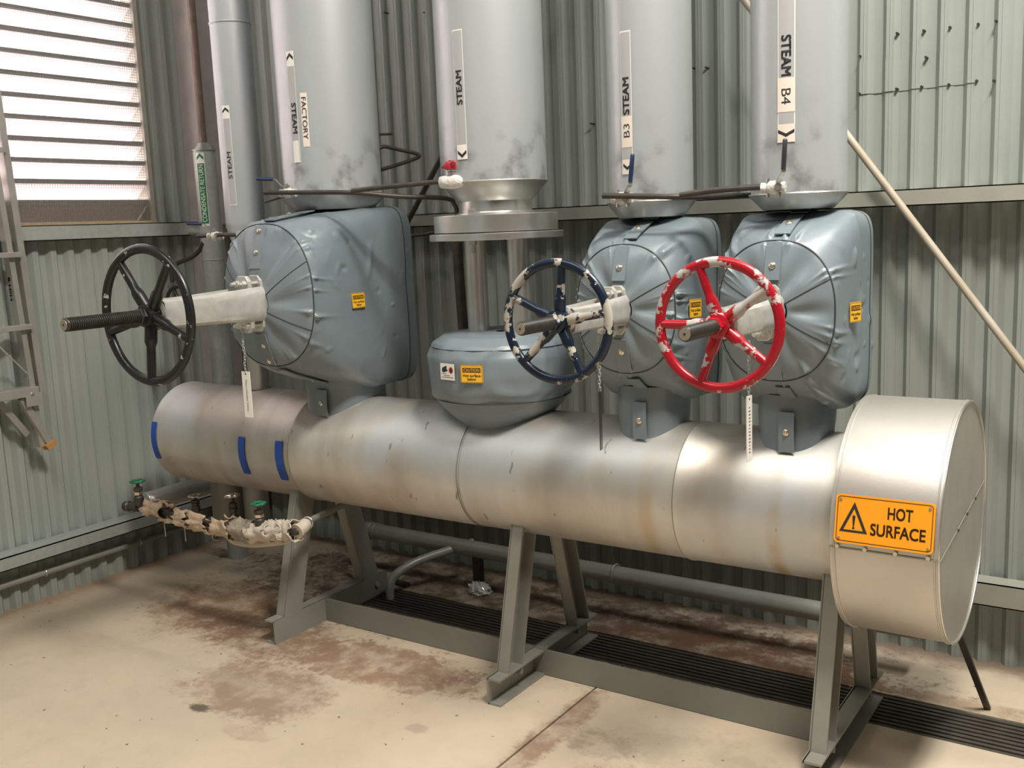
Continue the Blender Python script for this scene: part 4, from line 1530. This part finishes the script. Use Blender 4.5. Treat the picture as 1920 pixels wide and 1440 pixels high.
def ball_valve(name, c, axis, hdir, hm, label, L=.085, bend=.022, mtl='white_tape'):
    """Small lever ball valve: lumpy body on its pipe axis, lever with coloured grip."""
    c, axis, hdir = (np.array(q, float) for q in (c, axis, hdir))
    axis /= np.linalg.norm(axis)
    up = hdir[1]
    hd_, pv = hdir[0] / np.linalg.norm(hdir[0]), hdir[1] / np.linalg.norm(hdir[1])
    t = thing(name, c, label, 'ball valve', 'small lever ball valves')
    MB().lathe([(.008, -.034), (.015, -.033), (.015, -.020), (.012, -.018), (.019, -.010), (.0195, .010), (.012, .018), (.015, .020), (.015, .033), (.008, .034)], c, axis, 20).build('body', mtl, t, 40)
    MB().lathe([(.009, 0), (.009, .022), (.012, .022), (.012, .028), (.006, .028), (.006, .034), (0, .034)], c, pv, 12).build('bonnet', 'steel', t, 30)
    for s_ in (-1, 1):
        cc = c + axis * s_ * .016 + pv * .004
        MB().lathe([(0, -.026), (.006, -.026), (.0065, .026), (0, .026)], cc, np.cross(axis, pv), 8).build('bolt', 'steel', t)
    b0 = c + pv * .026
    P = [b0 - hd_ * .012, b0 + hd_ * .018, b0 + hd_ * .036 + pv * bend, b0 + hd_ * (.036 + .012) + pv * (bend + .002)]
    wd = np.cross(hd_, pv)
    lv = MB().ribbon(catmull(P, 4), wd, .013, .003).build('lever', 'steel', t)
    g0 = b0 + hd_ * .046 + pv * (bend + .002)
    MB().tube([g0, g0 + hd_ * L * .5, g0 + hd_ * L * .95, g0 + hd_ * L], [.0080, .0085, .0080, .005], 10, flat=.8).build('grip', hm, lv, 60)
    return t


def px_path(pts):
    return [at(*p) for p in pts]


# impulse tubes in front of the wide pipe and up to the red valve
def tubing(name, pts, r, label, m='black_pipe', smooth=6, cat='tube'):
    o = MB().tube(pts, r, 12, smooth=smooth).build(name, m, None, 60)
    return tag(o, label, cat)


tubing('impulse_tube', px_path([(496, 361, 2.66), (560, 361, 2.68), (660, 361, 2.715), (745, 368, 2.82), (836, 372, 2.97), (852, 384, 3.0), (858, 402, 3.02), (862, 440, 3.05)]), .0085, 'long black tube crossing the widest pipe then bending down behind the flange')
tubing('impulse_tube', px_path([(660, 358, 2.69), (700, 353, 2.705), (770, 346, 2.73), (828, 340, 2.75)]), .0085, 'short black tube leading to the red handled valve')
tubing('impulse_tube', px_path([(497, 379, 2.70), (540, 366, 2.72)]), .005, 'thin stub tube below the leftmost blue lever valve', smooth=0)
tubing('impulse_tube', px_path([(1130, 367, 2.74), (1200, 368, 2.75), (1275, 369, 2.775), (1340, 368, 2.88), (1412, 366, 3.02)]), .0088, 'black tube crossing the B3 pipe and passing behind the B4 pipe')
tubing('impulse_tube', px_path([(1275, 366, 2.755), (1340, 357, 2.765), (1400, 352, 2.78), (1440, 350, 2.785)]), .0088, 'black tube branching up to the B4 pipe lever valve')
tubing('impulse_tube', px_path([(371, 443, 2.80), (420, 440, 2.805), (470, 442, 2.82)]), .0085, 'short black tube in front of the slim corner pipe')
# siphon hairpin behind the wide pipe, with its little stub
tubing('siphon_tube', px_path([(710, 278, 3.10), (722, 275, 3.12), (745, 280, 3.16), (780, 288, 3.22), (786, 292, 3.225), (780, 297, 3.22), (745, 309, 3.16), (712, 319, 3.12)]), .0075, 'black hairpin siphon tube beside the widest pipe', smooth=5)
tubing('siphon_tube', px_path([(712, 252, 3.12), (736, 251, 3.15)]), .005, 'short dark stub above the hairpin tube', smooth=0)
# drop pipe behind the columns
o = MB().tube(px_path([(857, 455, 3.05), (862, 530, 3.05), (869, 622, 3.05), (874, 720, 3.05)]), .0195, 14).build('drop_pipe', 'black_pipe', None, 60)
tag(o, 'black vertical drop pipe behind the left flange column', 'pipe')

c = at(540, 362, 2.715)
ball_valve('ball_valve', c, (.85, .25, 0), ((-.80, -.55, .05), (-.05, -.1, 1)), 'blue_grip', 'lever valve with blue grip pointing left on the widest pipe', .062)
c = at(404, 443, 2.81)
ball_valve('ball_valve', c, (.85, .25, 0), ((-.80, -.55, .05), (-.05, -.1, 1)), 'blue_grip', 'lever valve with dark blue grip on the slim corner pipe', .062)
c = at(1167, 372, 2.775)
ball_valve('ball_valve', c, (.9, .1, 0), ((.12, 0, 1), (.75, -.62, 0)), 'blue_grip', 'lever valve with upright blue grip on the B3 pipe', .082)
c = at(1450, 352, 2.775)
ball_valve('ball_valve', c, (.9, .1, 0), ((.06, 0, 1), (.72, -.65, 0)), 'black_grip', 'lever valve with upright black grip on the B4 pipe', .082)
# red tee handled valve on pipe 2
c = at(846, 341, 2.755)
rv = thing('ball_valve', c, 'tape wrapped valve with red tee handle on the middle pipe', 'ball valve', 'small lever ball valves')
MB().lathe([(.012, -.042), (.020, -.038), (.022, -.018), (.024, 0), (.0225, .018), (.019, .036), (.012, .046)], c, (.92, .2, 0), 18).build('body', 'white_tape', rv, 60)
MB().lathe([(.016, .012), (.0165, .034), (.019, .034), (.019, .039)], c, (0, 0, 1), 16).build('bonnet', 'steel', rv, 30)
b = MB()
hx = np.array((.87, -.50, 0))
hp = np.array((.50, .87, 0))
k = c + np.array((0, 0, .040))
b.lathe([(.019, 0), (.021, .004), (.021, .020), (.018, .026)], k, (0, 0, 1), 20)
b.tube([k + hx * -.012 + np.array((0, 0, .018)), k - hx * .034 + np.array((0, 0, .016)), k - hx * .064 + np.array((0, 0, .012))], [.010, .0085, .006], 10, flat=.8)
b.tube([k + hx * .008 + np.array((0, 0, .014)), k + hx * .022 + np.array((0, 0, .021)), k + hx * .036 + np.array((0, 0, .025))], [.014, .010, .005], 10, flat=.8)
b.build('handle', 'red_plastic', rv, 50)
MB().lathe([(.006, .064), (.006, .070), (0, .070)], c, (0, 0, 1), 6).build('handle_nut', 'screw', rv)

# ================================================================== LEFT CORNER PIPEWORK
GYc = 3.30
g0 = at(383, 290, GYc)
GX, GR = g0[0], .052
gp = thing('condensate_pipe', (GX, GYc, 0), 'grey pipe with green CONDENSATE RETURN label by the corner', 'pipe')
ztop = at(383, 283, GYc)[2]
MB().lathe([(GR, 0), (GR, ztop)], (GX, GYc, 0), (0, 0, 1), 48, caps=False).build('cladding', 'galv', gp, 40)
MB().lathe([(GR + .006, 0), (GR + .006, .003), (GR * .85, .018), (.030, .036), (.017, .038)], (GX, GYc, ztop), (0, 0, 1), 48, caps=False).build('end_cone', 'clad_edge', gp, 40)
MB().cyl((GX, GYc, ztop + .02), (GX, GYc, ROOM_Z1), .017, n=24).build('bare_pipe', 'rust', gp, 40)
zz = at(395, 487, GYc)[2]
MB().torus((GX, GYc, zz), (0, 0, 1), GR, .003, 48, 8).build('joint_bead', 'galv', gp, 60)
# its label: white border, green face
th0, z1 = hitcyl(374, 286, GX, GYc, GR)
th1, z0 = hitcyl(388, 424, GX, GYc, GR)
th = th0
lb = strip_on_cyl(GX, GYc, GR, th, z0, z1, .040, .0012).build('label', 'label_white', gp)
tag(lb, 'green and white CONDENSATE RETURN label')
strip_on_cyl(GX, GYc, GR, th, z0 + .012, z1 - .050, .034, .0018).build('label_face', 'label_green', lb)
V, F = chevron(.032, .018, .014, True)
on_cyl(V, F, GX, GYc, GR, th, z1 - .026, .0026).build('arrow', 'label_green', lb)
V, F = text2d('CONDENSATE RETURN', .030, .0003)
kx = (z1 - z0 - .075) / (V[:, 0].max() - V[:, 0].min())
on_cyl(np.stack([-V[:, 1], V[:, 0] * kx], 1), F, GX, GYc, GR, th, (z0 + z1) / 2 - .018, .0028).build('lettering', 'label_white', lb)

# conduit along the back, gusset plate, hose and second small handwheel in the corner
pA, pB = at(296, 428, 3.42), at(384, 437, 3.40)
tag(MB().cyl(pA, pB, .020).build('conduit', 'galv', None, 40), 'short grey horizontal conduit beside the condensate pipe', 'conduit')
pts = [at(393, 452, 3.46), at(371, 452, 3.46), at(368, 475, 3.46), at(345, 545, 3.46), at(395, 545, 3.46)]
b = MB()
k = len(pts)
b.add([tuple(p) for p in pts] + [tuple(p + np.array((0, .008, 0))) for p in pts], [tuple(range(k))[::-1], tuple(range(k, 2 * k))] + [(i, (i + 1) % k, (i + 1) % k + k, i + k) for i in range(k)])
tag(b.build('gusset_plate', 'frame_paint', None), 'tan steel gusset plate in the dark corner behind the black handwheel', 'bracket')
tubing('hose', px_path([(381, 455, 3.25), (375, 468, 3.25), (360, 482, 3.24), (335, 493, 3.23), (322, 505, 3.22), (323, 530, 3.22)]), .0105, 'dark hose curving behind the black handwheel', 'black_pipe', 6, 'hose')
sw = thing('drain_valve', at(335, 572, 3.0), 'small black handwheel valve half hidden behind the large black handwheel', 'valve')
c = at(335, 572, 3.0)
handwheel(sw, c[0], c[1], c[2], .092, .0085, 4, 20, 'paint_black', .02)
MB().cyl(c, c + np.array((0, .30, 0)), .014).build('stem', 'stem', sw, 40)
MB().lathe([(.03, .12), (.045, .14), (.045, .22), (.03, .24)], c, (0, 1, 0), 24).build('bonnet', 'frame_paint', sw, 40)

# pipes below the header's left end
c0, c1 = np.array((-3.95, 2.785, .412)), np.array((-3.95, 3.60, .412))
bp_ = thing('lagged_pipe', (-3.95, 3.2, .36), 'grey clad horizontal pipe end under the header left end', 'pipe')
MB().lathe([(.02, -.004), (.044, 0), (.047, .004), (.047, .44), (.02, .45)], c0, (0, 1, 0), 48, caps=False).build('cladding', 'clad_edge', bp_, 40)
vx = at(428, 950, 3.05)
tag(MB().lathe([(.05, .245), (.072, .255), (.072, .545)], (vx[0], 3.05, 0), (0, 0, 1), 40).build('drain_pot', 'rail_paint', None, 40), 'dark upright drain pot below the header left end', 'vessel')
vx = at(482, 950, 3.10)
tag(MB().lathe([(.04, .25), (.055, .262), (.055, .555)], (vx[0], 3.10, 0), (0, 0, 1), 40).build('drain_pipe', 'frame_paint', None, 40), 'pale upright drain pipe beside the dark drain pot', 'pipe')

# ---- trap manifold with torn lagging, green handwheels
MY = 2.60
mf = thing('trap_manifold', at(400, 1010, MY), 'small pipe manifold wrapped in torn tan lagging under the header', 'pipe manifold')
main = [at(u, v, MY) for u, v in ((238, 949), (262, 950), (300, 957), (345, 972), (395, 983), (440, 993), (490, 998), (530, 998), (556, 997))]
main += [at(570, 985, MY + .05), at(590, 972, MY + .16), at(652, 943, MY + .40)]
MB().tube(main[:10], .0135, 12, smooth=4).build('pipe_run', 'black_pipe', mf, 60)
MB().tube(main[9:], .0135, 12, smooth=4).build('return_pipe', 'frame_paint', mf, 60)
pa = main[0]
MB().lathe([(.012, -.01), (.022, -.008), (.023, .015), (.017, .02), (.017, .05), (.022, .055), (.022, .085)], pa, main[1] - main[0], 16).build('end_fitting', 'black_pipe', mf, 40)
rng_ = random.Random(8)
P = catmull([np.array(p) for p in main[1:9]], 10)
tot = len(P)


def torn(i0, i1, r, seed, m, gap):
    """A ragged open wrap of lagging round the pipe."""
    rows = []
    for j, p in enumerate(P[i0:i1 + 1]):
        t_ = P[min(i0 + j + 1, tot - 1)] - P[max(i0 + j - 1, 0)]
        t_ /= np.linalg.norm(t_)
        u = np.cross(t_, (0, 0, 1))
        u /= np.linalg.norm(u)
        w = np.cross(u, t_)
        out = []
        nj = i1 - i0
        fl_ = max(0, 1 - min(j, nj - j) / 2.5)
        for k in range(28):
            q = gap[0] + (gap[1] - gap[0]) * k / 27
            edge = max(0, 1 - min(k, 27 - k) / 4)
            rr = r * (.92 + .34 * nz3((math.cos(q) * 1.5, math.sin(q) * 1.5, j * .30), 1.1, seed * 1.7)) + .005 * nz3((j, k, 0), .6, seed)
            rr += (.009 + .010 * nz3((k * .5, j, 2), .9, seed)) * fl_ + .012 * edge * (1 + nz3((j, 1, 3), .8, seed))
            sh = .030 * nz3((k, 5 if j else 9, 0), .45, seed) * (fl_ > .5)
            out.append(p + t_ * sh + (u * math.cos(q) + w * math.sin(q)) * rr)
        rows.append(out)
    b = MB()
    b.grid(rows)
    o = b.build('lagging', m, mf, 80)
    so = o.modifiers.new('thickness', 'SOLIDIFY')
    so.thickness = .004
    return o


torn(4, 12, .025, 1, 'lag_tan', (2.0, 7.6))
torn(12, 16, .024, 2, 'lag_tan', (1.4, 5.6))
torn(18, 23, .028, 3, 'lag_tan', (2.9, 7.6))
torn(24, 30, .032, 4, 'lag_tan', (3.2, 7.4))
torn(33, 40, .033, 5, 'lag_tan', (2.2, 7.3))
torn(40, 47, .030, 6, 'lag_dark', (1.8, 8.1))
torn(46, 55, .031, 7, 'white_lag', (2.0, 8.2))
torn(54, 62, .030, 8, 'white_lag', (2.2, 8.0))
torn(60, tot - 1, .030, 9, 'white_lag', (1.6, 7.9))
MB().tube([at(556, 997, MY) + np.array((0, .0, 0)), at(566, 990, MY + .03), at(572, 984, MY + .06)], [.031, .031, .026], 16, smooth=4).build('lagging', 'white_lag', mf, 80)
MB().torus(at(577, 980, MY + .08), main[-1] - main[-3], .021, .005, 24, 8).build('clamp', 'steel', mf, 60)
# lower sagging wrap
low = [at(u, v, MY + .05) for u, v in ((425, 1000), (440, 1013), (470, 1019), (505, 1017), (535, 1012), (550, 1004))]
MB().tube(low, [.012] + [.017] * 18 + [.010] * 3, 14, smooth=4).build('lower_pipe', 'white_lag', mf, 80)
for u, v, dz in ((308, 985, .05), (345, 985, .07), (552, 1008, .04)):
    p = at(u, v, MY)
    MB().tube([p + np.array((0, 0, .02)), p + np.array((.003, 0, -dz * .5)), p + np.array((0, .002, -dz))], .0022, 6).build('loose_strand', 'white_lag', mf)
MB().tube([at(u, v, MY) for u, v in ((405, 998), (398, 1006), (402, 1013), (412, 1013))], .0018, 6, smooth=4).build('loose_strand', 'steel', mf, 60)


def globe_valve(u, v, y, wheel_v, wm, label, R=.026, base_v=None):
    c_ = at(u, v, y)
    top_ = at(u, wheel_v, y)[2]
    t_ = thing('globe_valve', c_, label, 'small valve', 'small handwheel valves under the header')
    H_ = top_ - c_[2]
    MB().lathe([(.016, 0), (.020, .004), (.020, H_ * .35), (.014, H_ * .42), (.014, H_ * .60), (.019, H_ * .62), (.019, H_ * .74), (.008, H_ * .78), (.006, H_)], c_, (0, 0, 1), 12).build('body', 'black_pipe', t_, 30)
    MB().lathe([(.013, H_ * .44), (.0195, H_ * .46), (.0195, H_ * .58), (.013, H_ * .60)], c_, (0, 0, 1), 6).build('bonnet_nut', 'brass' if wm == 'green_wheel' else 'black_pipe', t_)
    c2 = np.array((c_[0], c_[1], top_))
    P_ = []
    b_ = MB()
    m_ = 10
    for k_ in range(60):
        q = 2 * math.pi * k_ / 60
        rr = R * (1 + .09 * math.cos(q * 6))
        P_.append(c2 + np.array((math.cos(q) * rr, math.sin(q) * rr, 0)))
    b_.tube(P_ + [P_[0], P_[1]], .0052, 8, caps=False)
    b_.build('wheel_rim', wm, t_, 60)
    for k_ in range(4):
        q = math.pi / 4 + math.pi / 2 * k_
        MB().tube([c2, c2 + np.array((math.cos(q) * R, math.sin(q) * R, 0))], .0045, 6).build('spoke', wm, t_, 60)
    MB().lathe([(.008, -.006), (.008, .006), (.004, .009)], c2, (0, 0, 1), 10).build('hub', wm, t_, 30)
    return t_


globe_valve(262, 948, MY, 903, 'green_wheel', 'small valve with green wheel at the manifold free end')
globe_valve(488, 990, MY, 945, 'green_wheel', 'small valve with green wheel beside the stand leg')
globe_valve(440, 985, MY + .22, 930, 'steel', 'small valve with bright metal wheel before the dark drain pot', .028)
globe_valve(368, 960, MY + .28, 930, 'steel', 'small valve with grey metal wheel over the left wall rail', .026)

# ================================================================== BEHIND THE HEADER
wp = thing('wall_pipe', (-2.0, 3.5, .13), 'grey horizontal pipe running low behind the header stand', 'pipe')
MB().cyl((-3.26, 3.5, .180), (-0.72, 3.5, .172), .036, n=32).build('barrel', 'frame_paint', wp, 40)
for q in (-3.22, -3.19, -1.9):
    MB().torus((q, 3.5, .180), (1, 0, 0), .037, .005, 32, 8).build('coupling', 'frame_paint', wp, 60)
for q in (-2.6,):
    MB().box(q - .02, q + .02, 3.49, 3.52, 0, .145).build('foot', 'black_pipe', wp)
tubing('drain_elbow', [(-2.66, 3.56, .186), (-2.79, 3.38, .148), (-2.835, 3.29, .125), (-2.862, 3.235, .095), (-2.872, 3.215, .05), (-2.875, 3.21, -.02)], .0185, 'bright galvanised elbow pipe dropping into the drain grate', 'galv', 5, 'pipe')
pA, pB = at(744, 1089, 3.36), at(762, 1096, 3.36)
tag(MB().cyl((pA[0], 3.36, .012), (pB[0] + .02, 3.35, .012), .012, n=14).build('pipe_offcut', 'black_pipe', None, 40), 'short black pipe offcut lying on the floor by the elbow', 'pipe offcut')
pA, pB = at(585, 1032, 3.35), at(668, 1056, 3.20)
tag(MB().cyl((-3.22, 3.36, .060), (-2.93, 3.20, .055), .010).build('drain_tube', 'galv', None, 40), 'thin grey tube near the floor behind the leftmost stand leg', 'tube')
# crumpled clear plastic on the floor
cb = np.array((-2.56, 3.45, 0.0))
rows = []
for i in range(9):
    th = math.pi * .5 * i / 8
    out = []
    for j in range(26):
        q = 2 * math.pi * j / 26
        r = .045 * math.sin(th + .05) * (1 + .5 * nz3((math.cos(q), math.sin(q), i * .3), 2.2, 4))
        out.append(cb + np.array((r * 1.3 * math.cos(q), r * math.sin(q), .004 + .04 * math.cos(th) * (1 + .6 * nz3((i, j, 0), .9, 2)))))
    rows.append(out)
b = MB()
b.grid(rows, close_v=True)
tag(b.build('plastic_scrap', 'plastic_clear', None), 'crumpled clear plastic scrap lying on the floor behind the stand', 'litter')
# leaning flat bar right of the end cover
P0, P1 = np.array((-.479, 3.36, 0.002)), np.array((-.541, 3.2, .292))
P1 = P0 + (P1 - P0) * 1.42
dd = (P1 - P0) / np.linalg.norm(P1 - P0)
sx_ = np.cross(dd, (0, 1, 0))
sx_ /= np.linalg.norm(sx_)
tag(MB().obox((P0 + P1) / 2, (dd, sx_, np.cross(dd, sx_)), (np.linalg.norm(P1 - P0) / 2, .0095, .006)).build('leaning_bar', 'black_pipe', None), 'dark flat steel bar leaning behind the round end cover', 'steel bar')
# wall bracing rods
pA, pB = at(1395, 0, 3.56), at(1920, 688, 3.56)
pA, pB = pA + (pA - pB) * 1.2, pB + (pB - pA) * .62
tag(MB().cyl(pA, pB, .0125, n=14).build('brace_rod', 'tan_rod', None, 40), 'tan diagonal bracing rod across the back wall on the right', 'brace rod')
pA, pB = at(830, 290, 3.56), at(762, 420, 3.56)
pA, pB = pA + (pA - pB) * 2.2, pB + (pB - pA) * 3.2
tag(MB().cyl(pA, pB, .0125, n=14).build('brace_rod', 'black_pipe', None, 40), 'dark diagonal bracing rod between the widest and middle pipes', 'brace rod')
# cable along the girt
tubing('cable', px_path([(745, 443, 3.55), (790, 440, 3.55), (825, 433, 3.55)]), .008, 'black cable sagging below the back wall rail', 'black_pipe', 6, 'cable')

# ================================================================== LADDER on the left wall
ld = thing('step_ladder', (-4.2, 2.3, .72), 'aluminium step ladder hung on the left wall under the louvre', 'ladder')
tp, bt = np.array((-4.18, 2.425, 2.55)), np.array((-4.18, 2.488, .965))
ax = (bt - tp) / np.linalg.norm(bt - tp)
yy = np.array((0, 1, 0)) - ax * ax[1]
yy /= np.linalg.norm(yy)
c = (tp + bt) / 2
L = np.linalg.norm(bt - tp) / 2
b = MB()
b.obox(c + np.array((0, 0, 0)), (ax, yy, (1, 0, 0)), (L, .014, .003))
b.obox(c + np.array((-.03, 0, 0)) - yy * .013, (ax, yy, (1, 0, 0)), (L, .0015, .032))
b.build('front_rail', 'ladder_alu', ld)
tp2 = tp + np.array((-.022, -.06, 0))
bt2 = np.array((-4.202, 2.46, .72))
b = MB()
ax2 = (bt2 - tp2) / np.linalg.norm(bt2 - tp2)
b.obox((tp2 + bt2) / 2, (ax2, yy, (1, 0, 0)), (np.linalg.norm(bt2 - tp2) / 2, .012, .02))
b.build('rear_rail', 'ladder_alu', ld)
for zr in (1.565, 1.255, 2.0):
    yr = np.interp(zr, [bt[2], tp[2]], [bt[1], tp[1]]) - .012
    MB().box(-4.215, -4.155, 1.75, yr, zr - .012, zr + .010).build('step', 'ladder_alu', ld, bevel=.002)
MB().box(-4.225, -4.15, 1.75, 2.455, .955, .995).build('step', 'ladder_alu', ld, bevel=.002)
MB().obox((-4.15, 2.425, .935), ((0, 1, 0), (1, 0, 0), (0, 0, 1)), (.035, .003, .022)).build('shoe_bracket', 'ladder_alu', ld)
MB().box(-4.215, -4.15, 2.43, 2.475, .912, .918).build('shoe_bracket', 'ladder_alu', ld)
MB().box(-4.215, -4.209, 2.40, 2.475, .912, .955).build('shoe_bracket', 'ladder_alu', ld)
# diagonal foot strut with its rubber shoe, and braces
sA, sB = np.array((-4.18, 2.385, .95)), np.array((-4.18, 2.488, .735))
dd = (sB - sA) / np.linalg.norm(sB - sA)
MB().obox((sA + sB) / 2, (dd, np.cross(dd, (1, 0, 0)), (1, 0, 0)), (np.linalg.norm(sB - sA) / 2, .014, .012)).build('foot_strut', 'ladder_alu', ld)
MB().obox(sB + dd * .01, (dd, np.cross(dd, (1, 0, 0)), (1, 0, 0)), (.012, .026, .02)).build('rubber_foot', 'ladder_foot', ld)
MB().tube([(-4.19, 2.30, 1.21), (-4.19, 2.45, 1.03)], .004, 8).build('brace', 'ladder_alu', ld)
MB().obox((-4.23, 2.37, .86), ((0, .55, -.83), (0, .83, .55), (1, 0, 0)), (.10, .014, .004)).build('brace', 'ladder_alu', ld)
MB().lathe([(0, 0), (.007, 0), (.006, .006), (0, .007)], (-4.15, 2.42, .965), (1, 0, 0), 10).build('rivet', 'steel', ld)
V, F = text2d('NSH-8', .022, .0006)
kx = .10 / (V[:, 0].max() - V[:, 0].min())
MB().add([(-4.206 + p[1] * 1.0, 2.408 + .0008 * 0, 1.42 + p[0] * kx) for p in V], F).build('lettering', 'ink', ld)
